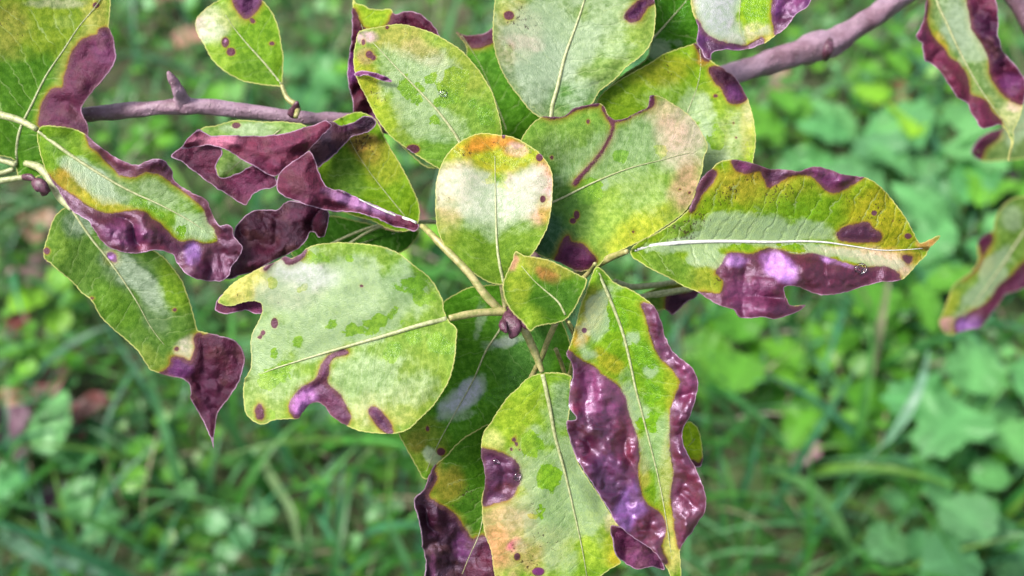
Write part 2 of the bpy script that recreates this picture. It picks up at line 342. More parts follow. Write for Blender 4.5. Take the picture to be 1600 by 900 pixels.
    ph = sv - .75 * np.abs(dv) + .0030 * dv * dv + np.where(dv > 0, 13, 0)
    uvp = np.stack([V2[:, 0], V2[:, 1], np.full(len(V2), sd_ * 13.7)], 1)
    thick = .00030
    be = {}
    for f in F:
        for j in range(3):
            e = (int(f[j]), int(f[(j + 1) % 3])); be[e] = 1
    bnd = [e for e in be if (e[1], e[0]) not in be]
    # faces of each dead patch become a part of their own
    fc = V2[F].mean(1); owner = np.zeros(len(F), int)
    if split:
        for i, d in enumerate(Dp):
            ar = abs(.5 * np.sum(d[:, 0] * np.roll(d[:, 1], -1) - np.roll(d[:, 0], -1) * d[:, 1]))
            if ar > 180: owner[(owner == 0) & (sdf(fc, d) > 0)] = i + 1
    A = dict(vein=ph, rim=rim, dead=de, across=np.abs(dv), gloss=np.full(len(V2), gloss), sky_sheen=fw, wet=ww, speck=sp, vein_amount=np.full(len(V2), va))
    own_edge = {}
    for f, w in zip(F, owner):
        for j in range(3): own_edge[(int(f[j]), int(f[(j + 1) % 3]))] = w
    def build(which, nm, par):
        Fi = F[owner == which]
        if len(Fi) == 0: return None
        ids = np.unique(Fi); mp = -np.ones(len(V2), int); mp[ids] = np.arange(len(ids)); n = len(ids)
        vt = X[ids]; vb = vt - N[ids] * thick; ft = mp[Fi]; fb = ft[:, ::-1] + n
        be_ = [e for e in bnd if own_edge[e] == which]
        VV = [vt, vb]; NN = [N[ids], -N[ids]]; FF = ft.tolist() + fb.tolist(); ix = [ids, ids]; sdv = [np.zeros(n), np.ones(n)]; off = 2 * n
        if be_:
            ea = np.array(be_); pa = X[ea[:, 0]]; pb = X[ea[:, 1]]; na = N[ea[:, 0]]; nb = N[ea[:, 1]]
            out = np.cross(pb - pa, na); out /= np.linalg.norm(out, axis=1)[:, None] + 1e-15; m_ = len(ea)
            VV += [pa, pb, pb - nb * thick, pa - na * thick]; NN += [out] * 4; ix += [ea[:, 0], ea[:, 1], ea[:, 1], ea[:, 0]]; sdv += [np.zeros(m_)] * 4
            for q in range(m_): FF.append([off + q, off + 3 * m_ + q, off + 2 * m_ + q, off + m_ + q])
        VV = np.concatenate(VV); NN = np.concatenate(NN); ix = np.concatenate(ix)
        c = X[ids].mean(0)
        at = {k_: v_[ix] for k_, v_ in A.items()}; at['side'] = np.concatenate(sdv)
        me = mk_mesh(nm, VV - c, FF, at, dict(tint=T[ix], dead_tint=DT[ix], leaf_uv=uvp[ix]), NN)
        ob = new_obj(nm, me, par, LEAFM); place(ob, c, par); return ob
    ob = build(0, name, parent)
    if ob is None:                                    # a leaf that is dead all over
        owner[:] = 0
        for e in own_edge: own_edge[e] = 0
        ob = build(0, name, parent)
    for i in range(len(Dp)):
        if (owner == i + 1).sum() > 12: build(i + 1, 'dead_patch', ob)
    if label: ob['label'] = label
    DF.append((label or name, lambda q: depth(q, fields(q))))
    if M is not None and rib > 0:
        k = inside(M, O) ; Mi = M[k]
        if len(Mi) > 3:
            zz = depth(Mi, fields(Mi)); n = len(Mi)
            tube('midrib', np.column_stack([Mi, zz - pxm * .22 * rib])[::2], [rib, rib * .74, rib * .52, rib * .30, .45], ob, ribm or RIBM, 8, .75)
    if pet is not None:
        q = PP(pet)                                    # px,py,depth ... ending at the blade
        if M is not None:
            bp = M[0]; zb = float(depth(bp[None], fields(bp[None]))[0]); q = np.vstack([q, [[bp[0], bp[1], zb - pxm * 1.0]]])
        tube('petiole', q, petr, ob, petm or PETM, 9, 1.0, .12)
    return ob
DF = []
def thing(name, label, cat, loc, group=None, kind=None):
    o = new_obj(name, None); place(o, loc); o['label'] = label; o['category'] = cat
    if group: o['group'] = group
    if kind: o['kind'] = kind
    return o
# ------------------------------------------------------------------ the pear branch and its leaves
BR_ = thing('pear_branch', 'purplish brown pear branch crossing the picture behind its rosette of blotched, half withered leaves', 'tree branch', proj(800, 205, .425))
bk = tube('bark', [(122, 181, .398), (200, 173, .398), (280, 167, .397), (335, 168, .398), (390, 175, .400), (450, 182, .402), (500, 187, .405), (560, 191, .41), (640, 203, .415), (720, 211, .42), (800, 207, .425),
     (900, 190, .43), (1020, 153, .435), (1100, 130, .44), (1160, 111, .443), (1233, 86, .447), (1270, 76, .449), (1300, 66, .45), (1333, 46, .452), (1383, 13, .455), (1450, -35, .46)],
     [11, 12, 11, 13, 11, 11, 12, 11, 11, 12, 12, 13, 14, 15, 16.5, 16.5, 18.5, 22, 17.5, 16, 16.5], BR_, BARK, 18, 1.0, .34)
sp_ = tube('spur', [(288, 164, .398), (284, 154, .395), (281, 146, .393), (277, 138, .391), (274, 131, .390), (270, 124, .389), (266, 117, .388), (263, 112, .387)], [17, 13, 9.5, 10.5, 8, 8.5, 6, 2.5], bk, BARK, 12, 1, .5)

tube('knot', [(1290, 92, .442), (1294, 76, .437), (1297, 62, .440)], [5, 9, 4], bk, BUDM, 10, 1, .4)
tube('bud', [(458, 178, .394), (462, 168, .391), (464, 160, .388)], [9, 8, 3], bk, BUDM, 10, 1, .4)
# the twig that bears the rosette climbs from the branch to the bud
tube('twig', [(826, 208, .424), (835, 300, .412), (838, 390, .398), (815, 470, .374), (800, 494, .358)], [10, 9, 8, 8, 9], BR_, PETR, 12, 1, .2)
ros = tube('bud', [(796, 486, .352), (800, 502, .347), (803, 516, .345), (798, 528, .346)], [9, 16, 13, 3], BR_, BUDM, 12, 1, .5)
tube('bud_scale', [(812, 500, .347), (822, 508, .344), (832, 516, .344)], [7, 6, 2], ros, BUDM, 8, 1, .5)
tube('bud_scale', [(790, 500, .347), (786, 508, .343), (792, 520, .342)], [6, 7, 2], ros, BUDM, 8, 1, .5)
# big torn pale leaf, lower left of the rosette
leaf(BR_, '702,503 693,484 692,470 685,455 677,440 665,427 653,418 630,400 607,389 580,383 547,380 513,379 490,383 478,388 470,396 455,403 445,400 432,408 412,415 387,428 367,440 350,457 340,472 357,478 377,473 397,470 408,475 409,487 403,503 395,520 392,537 393,553 392,573 383,592 380,623 383,645 393,655 410,663 427,657 447,655 467,653 474,643 486,630 500,629 520,652 540,664 560,673 580,677 600,678 622,677 640,670 655,656 673,637 690,615 703,590 710,560 714,530 713,513',
 '702,497 660,507 607,523 540,542 473,562 423,578 386,594', .346, (-.10, .03), .05, .03, tint=(.125, .20, .055), rib=4.2, wave=2.5, und=6, gloss=.6,
 tb=[(385, 440, 60, 32, -30, .9, (.36, .34, .10)), (600, 640, 80, 34, -15, .85, (.30, .32, .10)), (650, 600, 55, 60, 0, .6, YG), (640, 430, 40, 45, 40, .8, (.09, .19, .02)), (400, 625, 45, 40, 0, .5, (.24, .30, .12)),
     (475, 428, 58, 26, 10, .9, (.40, .37, .44)), (620, 590, 60, 60, 0, .4, LG), (445, 460, 55, 30, 0, .5, (.30, .27, .22))],
 sky_sheen=[(510, 480, 130, 85, -15, 1.0), (420, 520, 50, 70, 0, .95), (590, 470, 80, 60, 0, .8), (470, 430, 60, 35, 10, 1.2), (560, 590, 90, 60, -10, .62), (640, 610, 50, 40, 0, .55), (440, 600, 60, 40, 0, .5)],
 wet=[(425, 588, 34, 15, -22, 1.1), (598, 500, 34, 18, -25, 1.1), (560, 515, 20, 10, 0, 1), (620, 548, 20, 22, 0, 1), (652, 525, 14, 12, 0, 1), (690, 540, 22, 14, 20, 1), (485, 403, 32, 9, 8, 1.1), (425, 438, 9, 12, 0, 1), (472, 450, 10, 7, 0, 1), (548, 405, 9, 6, 0, 1), (655, 445, 26, 34, 50, .9), (430, 551, 9, 9, 0, 1), (465, 535, 8, 9, 0, .9), (520, 505, 9, 12, 0, .9), (418, 648, 11, 9, 0, 1.1)],
 dead=['411,420 432,406 447,399 456,404 470,394 480,389 476,400 462,411 448,414 440,405 425,414 415,424', '452,632 470,606 493,592 502,570 513,556 542,546 545,551 518,562 514,583 512,598 530,615 542,636 548,652 541,666 520,654 500,632 487,633 475,646 466,655 458,652', '576,640 583,634 600,648 612,664 614,678 600,675 585,660', '399,640 405,631 412,640 410,655 402,655'],
 dspots=[(429, 505, 8), (411, 520, 5), (406, 527, 4), (445, 700, 2), (565, 447, 3)], dt=(.10, .045, .10), dtb=[(525, 630, 25, 28, 0, 1, (.085, .03, .055)), (595, 655, 20, 26, 0, 1, (.07, .03, .065)), (470, 625, 24, 24, 0, 1, (.24, .12, .26))],
 speck=[(500, 460, 80, 50, 0, .5), (655, 440, 30, 40, 40, .5), (640, 590, 60, 50, 0, .35), (380, 450, 30, 20, 0, .5)], va=.5, pet='790,487,.349 745,489,.346', petr=(7, 6, 6.5, 5), petm=PETM,
 label='large pale leaf with a torn, purple-rimmed outer end, lower left of the bud')
# the margin of the big leaf that curls under on its far side
leaf(BR_, '350,459 375,470 405,468 412,474 410,488 400,490 385,484 365,488 350,491 335,484 338,472', None, .352, (0, 0), 0, 0, tint=MB, dead=['330,440 420,440 420,500 330,500'], dt=(.15, .06, .13), dtb=[(345, 480, 22, 14, 0, 1, (.07, .02, .04))], split=False, rib=0, und=2, name='curled_margin', va=0)
# upright round leaf with the rusty upper third
leaf(BR_, '787,444 765,441 745,431 720,413 703,395 692,378 685,360 681,335 680,312 682,287 688,262 696,243 710,228 730,215 753,208 777,209 800,213 822,224 840,237 852,250 860,264 863,285 863,315 860,340 852,365 838,390 818,415 800,434',
 '787,443 781,415 777,387 775,340 774,293 773,240', .352, (.0, -.10), .06, 0, tint=(.10, .17, .03), rib=2.8, wave=1.2, und=5,
 tb=[(773, 240, 90, 42, 0, 1, (.26, .26, .02)), (745, 228, 32, 16, -20, .8, (.36, .13, .02)), (800, 228, 28, 16, 20, .7, (.33, .10, .03)), (808, 233, 17, 12, 0, 1, (.42, .26, .24)), (852, 262, 12, 30, 0, .8, (.34, .22, .03)), (705, 300, 32, 50, 0, 1, (.44, .33, .22)), (845, 300, 30, 45, 0, 1, (.46, .25, .22)),
     (735, 300, 60, 40, 20, .9, (.42, .36, .32)), (815, 300, 45, 40, -15, .9, (.42, .32, .32)), (775, 320, 60, 38, 0, .8, (.36, .38, .30)), (700, 340, 22, 40, 0, .6, (.32, .28, .12)), (770, 395, 70, 50, 0, .6, (.07, .14, .01)), (850, 325, 14, 22, 0, .7, (.32, .22, .02)), (700, 370, 22, 30, 10, .5, YG)],
 sky_sheen=[(775, 312, 90, 46, 0, .85), (735, 290, 50, 35, 20, 1.0), (820, 290, 40, 30, -15, .9), (775, 345, 70, 30, 0, .6)], wet=[(773, 245, 70, 20, 0, .8), (775, 280, 24, 18, 0, .8)], dspots=[(843, 246, 8), (787, 213, 5), (848, 311, 5)], dt=(.16, .02, .06),
 speck=[(770, 235, 70, 30, 0, .8), (700, 340, 25, 50, 0, .6), (740, 370, 60, 30, 0, .4), (845, 290, 20, 50, 0, .6), (780, 300, 60, 30, 0, .35)], va=.4, pet='796,490,.356 791,468,.353', petr=(3.5, 3.2, 3), label='upright round leaf in the middle with an orange top and a whitish waist')
# broad leaf with a crack and bitten top
leaf(BR_, '800,320 800,290 803,255 808,230 815,217 821,207 828,198 837,189 847,183 863,183 883,180 897,170 917,165 937,162 944,167 950,180 960,188 977,185 997,174 1011,167 1015,149 1033,150 1050,160 1070,173 1087,190 1098,210 1107,230 1100,247 1098,262 1090,289 1081,313 1067,333 1042,352 1012,371 984,385 960,397 946,404 928,420 905,423 885,416 868,407 845,400 825,385 808,350',
 '800,340 835,327 868,314 930,284 983,263 1033,250 1072,240 1103,235', .366, (.05, .02), .07, .04, tint=(.10, .19, .05), rib=2.3, und=7,
 tb=[(985, 330, 90, 80, -20, .85, (.20, .30, .05)), (1000, 365, 60, 30, -30, .8, (.32, .36, .03)), (1065, 215, 45, 55, 30, .9, (.44, .36, .27)), (1040, 180, 36, 26, 20, .8, (.40, .33, .20)), (1050, 210, 30, 30, 0, .5, (.52, .28, .25)), (1075, 290, 30, 42, 10, .8, (.38, .24, .16)), (860, 280, 50, 60, 0, .6, (.05, .12, .03)), (855, 370, 50, 40, 0, .95, (.035, .09, .05)), (890, 220, 60, 40, 0, .5, (.12, .20, .04)), (990, 220, 60, 40, 0, .5, (.16, .26, .09)), (900, 335, 30, 50, 0, .5, (.045, .12, .03))],
 sky_sheen=[(980, 240, 110, 60, -15, .55), (935, 290, 22, 10, -15, 1.1), (1060, 220, 50, 60, 20, .5), (1000, 300, 60, 40, 0, .4), (880, 230, 40, 30, 0, .35)], wet=[(970, 246, 10, 12, 0, 1.1), (1037, 238, 11, 11, 0, 1), (915, 300, 24, 16, -30, .95), (893, 325, 12, 16, 0, .8)],
 dead=['887,368 893,377 913,382 922,393 933,407 925,417 903,424 883,414 867,407 872,393 877,380', '942,163 950,180 960,186 960,196 955,216 941,240 925,260 910,276 899,290 895,287 906,272 921,256 937,237 950,215 955,198 948,184 940,170', '843,181 863,186 883,182 897,174 917,168 937,164 937,160 917,162 897,167 883,177 863,180', '958,190 977,188 997,177 1013,170 1022,163 1020,145 1012,147 1010,164 997,171 977,183 960,185'],
 dspots=[(901, 336, 6), (895, 345, 6), (862, 246, 4), (919, 190, 4), (1062, 296, 3), (1077, 301, 3), (990, 362, 2), (883, 375, 4)], dt=(.15, .07, .17), dtb=[(900, 398, 45, 35, 0, 1, (.09, .035, .08)), (950, 230, 20, 40, 0, .8, (.16, .09, .10))],
 speck=[(890, 200, 50, 30, 0, .5), (1050, 290, 50, 50, 0, .5), (1000, 350, 60, 30, 0, .3), (1050, 200, 40, 40, 0, .35)], va=.45, split=True, pet='800,470,.362 795,400,.366', petr=(4, 4, 3.6), label='broad light green leaf with a bitten top and a brown crack running down it')
# small folded leaf
leaf(BR_, '897,484 884,499 867,505 847,508 835,513 830,519 817,503 800,487 790,467 787,443 792,427 800,407 805,392 820,399 840,402 867,410 893,423 917,437 912,455 905,470', '889,503 883,492 873,473 853,455 833,437 812,412', .347, (.02, -.12), .20, 0, tint=(.045, .11, .012), rib=1.9,
 tb=[(850, 415, 55, 16, 12, .9, (.20, .19, .03)), (855, 430, 26, 12, 20, .7, (.22, .08, .03)), (810, 440, 22, 40, 10, .9, (.17, .23, .02)), (800, 410, 10, 14, 0, .8, (.34, .16, .12)), (830, 495, 26, 22, 20, .8, (.16, .25, .02)), (870, 470, 40, 30, 0, .6, (.025, .08, .01))], speck=[(850, 425, 45, 22, 10, .9), (815, 430, 20, 25, 0, .5)], wave=.8, und=2, dspots=[(805, 391, 3)], va=.5, pet='886,600,.372 895,560,.366 899,525,.358', petr=(3, 3, 3, 2.4), label='small folded olive leaf standing up beside the bud')
# large leaf to the right
leaf(BR_, '986,392 1000,378 1019,368 1053,347 1077,327 1084,306 1091,287 1100,275 1112,263 1122,254 1143,250 1163,252 1184,258 1201,264 1225,265 1249,268 1263,261 1280,260 1297,265 1314,272 1349,276 1363,282 1380,296 1400,320 1414,340 1428,364 1438,379 1455,373 1469,368 1464,377 1452,389 1447,400 1435,412 1421,427 1407,437 1373,442 1345,449 1321,457 1283,461 1263,454 1246,447 1225,449 1226,458 1229,468 1236,478 1258,477 1242,488 1228,494 1211,498 1191,495 1175,497 1156,495 1149,485 1129,478 1105,466 1087,455 1070,449 1043,433 1015,419 1001,409 988,401',
 '980,393 998,388 1053,380 1122,377 1204,378 1259,377 1294,379 1328,384 1380,391 1445,388', .360, (.10, .03), .12, .03, tint=(.115, .185, .014), rib=3.6, ribm=RIBW, wave=4, und=6, gloss=.75,
 tb=[(1180, 290, 90, 34, 5, .9, (.24, .22, .02)), (1370, 350, 60, 65, 30, .9, (.23, .22, .012)), (1250, 330, 80, 45, 0, .6, (.09, .19, .008)), (1060, 370, 40, 22, -30, .7, (.07, .13, .02)), (1050, 415, 60, 24, 25, .9, (.09, .17, .02)), (1110, 435, 36, 26, 20, .7, (.17, .19, .02)), (1400, 400, 50, 14, 10, .8, (.30, .20, .03)), (1390, 412, 50, 20, 20, .95, (.48, .33, .26)), (1340, 395, 80, 8, 6, .8, (.45, .34, .24)), (1450, 380, 18, 12, 0, 1, (.36, .20, .06)), (1200, 270, 60, 14, 0, .5, (.28, .16, .02))],
 sky_sheen=[(1180, 358, 110, 26, 4, 1.3), (1110, 375, 90, 18, -8, 1.1), (1110, 405, 40, 18, 20, 1.1), (1270, 390, 90, 11, 8, 1.3), (1370, 408, 55, 12, 12, 1.1), (1040, 385, 50, 8, -5, .9)], wet=[(1158, 388, 22, 6, 8, 1.2), (1242, 388, 24, 6, 8, 1.2), (1240, 320, 60, 26, 0, .5)],
 dead=['1076,329 1086,305 1090,285 1110,263 1120,270 1110,290 1098,303 1090,318 1080,332', '1143,250 1163,250 1184,256 1201,262 1225,263 1249,266 1263,259 1280,258 1297,263 1314,270 1351,276 1335,287 1318,296 1304,302 1290,297 1281,288 1268,276 1252,273 1235,276 1216,286 1199,293 1195,282 1184,267 1172,271 1157,270 1146,261', '1138,396 1172,397 1205,388 1245,397 1273,396 1300,404 1330,414 1358,418 1375,416 1390,418 1405,428 1408,440 1373,446 1345,453 1321,461 1283,465 1263,458 1246,451 1230,452 1230,464 1240,478 1262,474 1244,492 1228,498 1211,502 1156,500 1145,487 1125,480 1105,470 1086,457 1100,456 1125,458 1130,440 1118,425 1128,412', '1307,365 1318,355 1340,349 1356,347 1365,357 1377,366 1376,375 1355,379 1325,378 1311,374', '1410,399 1426,402 1420,412 1412,408'],
 dspots=[(1366, 333, 6), (1419, 369, 5), (1395, 345, 2)], dt=(.105, .035, .055), dtb=[(1290, 275, 40, 16, 8, .9, (.14, .055, .14)), (1165, 258, 22, 10, 0, .9, (.15, .06, .14)), (1225, 275, 30, 16, 0, .9, (.05, .015, .035)), (1218, 416, 22, 34, -50, 1.2, (.34, .20, .46)), (1316, 403, 44, 12, 12, 1.2, (.34, .21, .44)), (1170, 460, 50, 34, 0, .7, (.16, .075, .14)), (1220, 478, 24, 18, 0, .8, (.05, .015, .035)), (1340, 362, 40, 20, 0, 1, (.05, .012, .025)), (1145, 405, 22, 12, 0, .9, (.20, .12, .26))],
 speck=[(1180, 300, 110, 36, -10, 1.0), (1070, 355, 50, 30, -30, 1.1), (1110, 435, 44, 22, 25, 1.2), (1360, 340, 60, 50, 30, .8), (1060, 415, 50, 18, 25, .5)], va=1.2, curl=.5, pet='800,500,.372 850,460,.374 905,425,.372 935,411,.368 960,400,.363', petr=(5, 6, 7, 8, 7, 4), petm=PETM, label='large leaf pointing right with a white midrib and a purple lower edge')
# long drooping leaf with wide wet dead margins
leaf(BR_, '932,418 926,428 921,442 910,470 900,503 892,535 885,553 894,570 895,585 893,600 889,633 900,655 886,657 891,685 900,713 912,737 927,760 939,778 950,795 958,808 967,821 987,838 1005,850 1020,862 1033,877 1043,892 1050,905 1063,905 1064,880 1063,858 1069,848 1083,830 1092,815 1100,803 1103,780 1098,757 1091,740 1077,713 1068,690 1069,668 1080,647 1087,620 1090,593 1080,573 1063,560 1047,543 1038,523 1032,500 1023,480 1007,467 983,452 960,440 947,427',
 '930,412 938,434 950,460 962,490 973,520 983,560 993,607 1003,645 1017,700 1030,753 1040,807 1048,860 1056,905', .354, (.0, .08), .10, .02, tint=(.10, .19, .014), rib=2.9, wave=3, und=5, crk=1.2, gloss=1.0,
 tb=[(925, 490, 26, 44, 15, .8, (.22, .20, .03)), (905, 525, 18, 22, 0, .8, (.30, .17, .02)), (950, 565, 26, 16, 40, .55, (.28, .22, .02)), (1050, 600, 14, 60, 0, .35, (.24, .22, .02)), (1045, 760, 14, 90, 0, .7, (.26, .26, .03)), (1050, 850, 16, 50, 0, .9, (.34, .32, .10)), (1010, 560, 30, 50, 0, .5, (.08, .18, .01)), (1000, 740, 14, 40, 0, .7, (.28, .25, .05)), (940, 440, 12, 26, 0, .6, (.06, .13, .02))],
 sky_sheen=[(935, 495, 22, 62, 20, 1.2), (988, 530, 14, 12, 0, 1), (985, 625, 16, 44, -8, 1.15), (1015, 580, 12, 14, 0, .9), (1020, 690, 36, 60, 0, .72), (1002, 655, 22, 24, 0, 1), (1040, 740, 24, 50, 0, .5)], wet=[(965, 500, 16, 30, 0, .9), (1003, 550, 20, 30, 0, .7), (1018, 615, 12, 18, 0, 1), (1005, 662, 10, 12, 0, 1.1), (1020, 652, 8, 20, 0, 1)],
 dead=['1002,474 1022,478 1036,500 1042,523 1051,541 1066,557 1084,571 1095,593 1092,620 1084,647 1073,670 1072,690 1081,713 1096,740 1103,757 1107,780 1105,803 1096,818 1087,832 1072,850 1062,858 1055,833 1052,807 1048,773 1052,743 1047,700 1047,667 1048,640 1057,613 1062,597 1050,577 1030,557 1017,527 1010,497',
       '880,553 887,546 900,556 913,565 927,572 943,587 963,601 977,621 983,647 990,667 997,690 999,712 997,733 1000,760 1010,787 1030,800 1041,825 1034,857 1043,880 1030,880 1018,865 1003,855 985,843 964,826 946,800 922,762 905,737 893,713 884,685 880,650 884,633 888,600 889,570'],
 dspots=[(913, 516, 6)], dt=(.12, .042, .085), dtb=[(940, 610, 45, 40, 0, .9, (.20, .09, .18)), (900, 630, 9, 40, 8, .55, (.19, .02, .03)), (930, 665, 40, 24, 0, .9, (.07, .02, .045)), (975, 690, 22, 50, 0, .8, (.15, .05, .06)), (950, 740, 34, 36, 0, .7, (.10, .05, .13)), (945, 770, 30, 30, 0, .8, (.05, .018, .05)), (985, 790, 22, 40, 30, .7, (.16, .09, .24)), (1070, 600, 16, 40, 0, .7, (.19, .07, .13)), (1075, 770, 26, 60, 0, .7, (.13, .04, .055)), (1010, 830, 26, 30, 0, .8, (.13, .045, .06))],
 speck=[(925, 510, 24, 30, 0, .6), (1000, 600, 40, 80, 0, .3)], va=.6, curl=.7, pet='905,440,.366 922,424,.360', petr=(4, 4, 3), label='long drooping leaf with broad wet purple margins on both sides')
leaf(BR_, '955,822 972,826 990,838 1012,852 1030,868 1038,890 1020,885 995,890 975,879 962,866 958,845', None, .362, (0, .1), 0, 0, tint=YG, dead=['940,800 1060,800 1060,900 940,900'], dt=(.10, .045, .10), dtb=[(1010, 875, 40, 16, 0, 1, (.15, .09, .15))], split=False, rib=0, und=4, name='curled_tip', va=0)
# bottom centre leaf
leaf(BR_, '847,583 830,587 816,597 807,608 794,620 783,635 774,648 767,661 758,673 753,690 752,707 757,740 758,760 753,775 753,793 754,815 757,835 765,855 770,880 775,905 800,925 840,930 880,925 915,915 940,900 953,890 970,879 962,865 960,850 962,838 967,822 957,805 947,790 934,770 920,750 909,732 900,713 891,685 887,657 893,620 891,600 893,589 873,583',
 '847,581 857,627 867,680 883,740 897,800 910,860 920,920', .360, (.0, .12), .06, .03, tint=(.12, .21, .030), rib=3.8, wave=1.5, und=7, gloss=.8,
 tb=[(805, 650, 45, 50, 30, .8, (.20, .29, .02)), (770, 690, 20, 26, 0, .8, (.34, .36, .12)), (790, 830, 48, 70, 0, 1, (.36, .27, .13)), (775, 860, 26, 40, 0, .8, (.42, .22, .10)), (807, 852, 16, 13, 0, 1, (.55, .09, .22)), (830, 870, 24, 24, 0, .8, (.42, .22, .14)), (960, 860, 22, 26, 0, .9, (.34, .27, .02)), (930, 840, 40, 50, 0, .8, (.22, .32, .03)), (850, 860, 60, 40, 0, .6, (.28, .32, .07)), (820, 740, 26, 60, 0, .5, (.24, .30, .06)), (880, 625, 20, 40, 0, .7, (.05, .12, .03)), (958, 815, 14, 20, 0, .8, (.42, .38, .22))],
 sky_sheen=[(860, 780, 60, 110, -8, .85), (905, 760, 34, 90, -18, 1.2), (870, 650, 26, 50, 0, .55), (815, 800, 30, 40, 0, .5), (880, 720, 24, 60, 0, .9)], wet=[(830, 690, 22, 26, 0, .9), (853, 745, 20, 20, 0, 1), (837, 806, 11, 10, 0, 1.1), (845, 795, 6, 6, 0, 1)],
 dead=['751,701 770,703 785,708 800,715 810,727 813,738 813,750 807,765 803,773 790,783 775,786 755,792 757,760 754,725', '958,830 966,824 970,835 962,850'], dspots=[(841, 893, 9), (808, 870, 5), (803, 687, 3), (807, 694, 3), (812, 703, 2), (799, 702, 3), (805, 683, 2)], dt=(.095, .045, .10), dtb=[(790, 762, 16, 10, 0, 1, (.09, .02, .02)), (841, 893, 14, 14, 0, 1, (.14, .03, .16))],
 speck=[(820, 820, 50, 40, 0, .6), (840, 860, 50, 40, 0, .9), (900, 700, 30, 50, 0, .3)], va=.6, pet='800,500,.349 815,510,.350 833,545,.354', petr=(5, 7, 6.5, 4), petm=PETM, label='upright leaf at the bottom centre with a rounded purple patch on its left edge')
# wet dark leaf beneath
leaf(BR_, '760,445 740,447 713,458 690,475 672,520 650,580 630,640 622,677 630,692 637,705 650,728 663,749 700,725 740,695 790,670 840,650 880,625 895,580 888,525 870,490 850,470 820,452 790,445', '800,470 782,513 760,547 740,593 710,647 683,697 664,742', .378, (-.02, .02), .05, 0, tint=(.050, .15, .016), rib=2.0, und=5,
 tb=[(722, 622, 40, 17, -40, 1.4, (.25, .26, .38)), (676, 712, 15, 12, 30, 1.4, (.34, .30, .36)), (790, 535, 24, 7, -10, .8, (.2, .2, .3)),(660, 700, 40, 50, 0, .9, (.13, .20, .02)), (650, 690, 18, 16, 0, .6, (.14, .09, .02)), (820, 540, 60, 60, 0, .4, (.05, .13, .05)), (650, 670, 30, 30, 0, .5, (.12, .17, .02))], sky_sheen=[(722, 622, 44, 20, -40, 1.6), (676, 712, 17, 14, 30, 1.5), (790, 535, 26, 10, -10, 1.0), (750, 500, 10, 34, 15, .8), (765, 540, 20, 10, 0, .6), (720, 650, 30, 8, -20, .6)],  # lilac-white blobs paint the sky's reflection on the wet blade
 wet=[(800, 620, 40, 40, 0, .6), (700, 560, 20, 60, 20, .6)], dspots=[(668, 670, 4), (689, 706, 6)], va=.5, wave=2, label='dark green wet leaf lying beneath the rosette, with a bluish painted sky reflection')
# bottom left dark leaf
leaf(BR_, '762,664 745,673 727,683 712,697 700,710 683,724 672,740 663,763 647,783 653,807 658,827 660,845 662,860 665,885 665,920 700,930 780,925 830,880 830,760 800,690 780,670', '800,650 775,700 760,760 750,830 733,870 715,915', .374, (-.03, .05), .12, .05, tint=(.035, .10, .010), rib=1.6, und=5, gloss=.6,
 tb=[(700, 760, 26, 30, 30, .8, (.17, .15, .02)), (735, 800, 24, 40, 0, .5, (.05, .13, .015)), (728, 840, 12, 16, 0, .6, (.20, .24, .18)), (680, 740, 12, 16, 0, .7, (.20, .18, .03))],
 dead=['684,720 679,735 683,747 672,768 670,776 685,786 700,795 712,805 722,818 730,833 738,842 748,838 755,836 765,840 790,850 780,935 650,935 640,780 660,760 668,738'], dt=(.022, .008, .014), dtb=[(725, 850, 16, 26, 0, .8, (.12, .07, .16)), (770, 870, 30, 40, 0, .8, (.10, .03, .05)), (750, 890, 30, 30, 0, .6, (.085, .02, .03)), (690, 820, 30, 30, 0, .5, (.05, .015, .04)), (676, 890, 5, 30, 0, .6, (.15, .10, .16))], speck=[(710, 770, 40, 30, 0, .9)], va=.8, label='leaf at the bottom edge whose lower half is blackish purple')
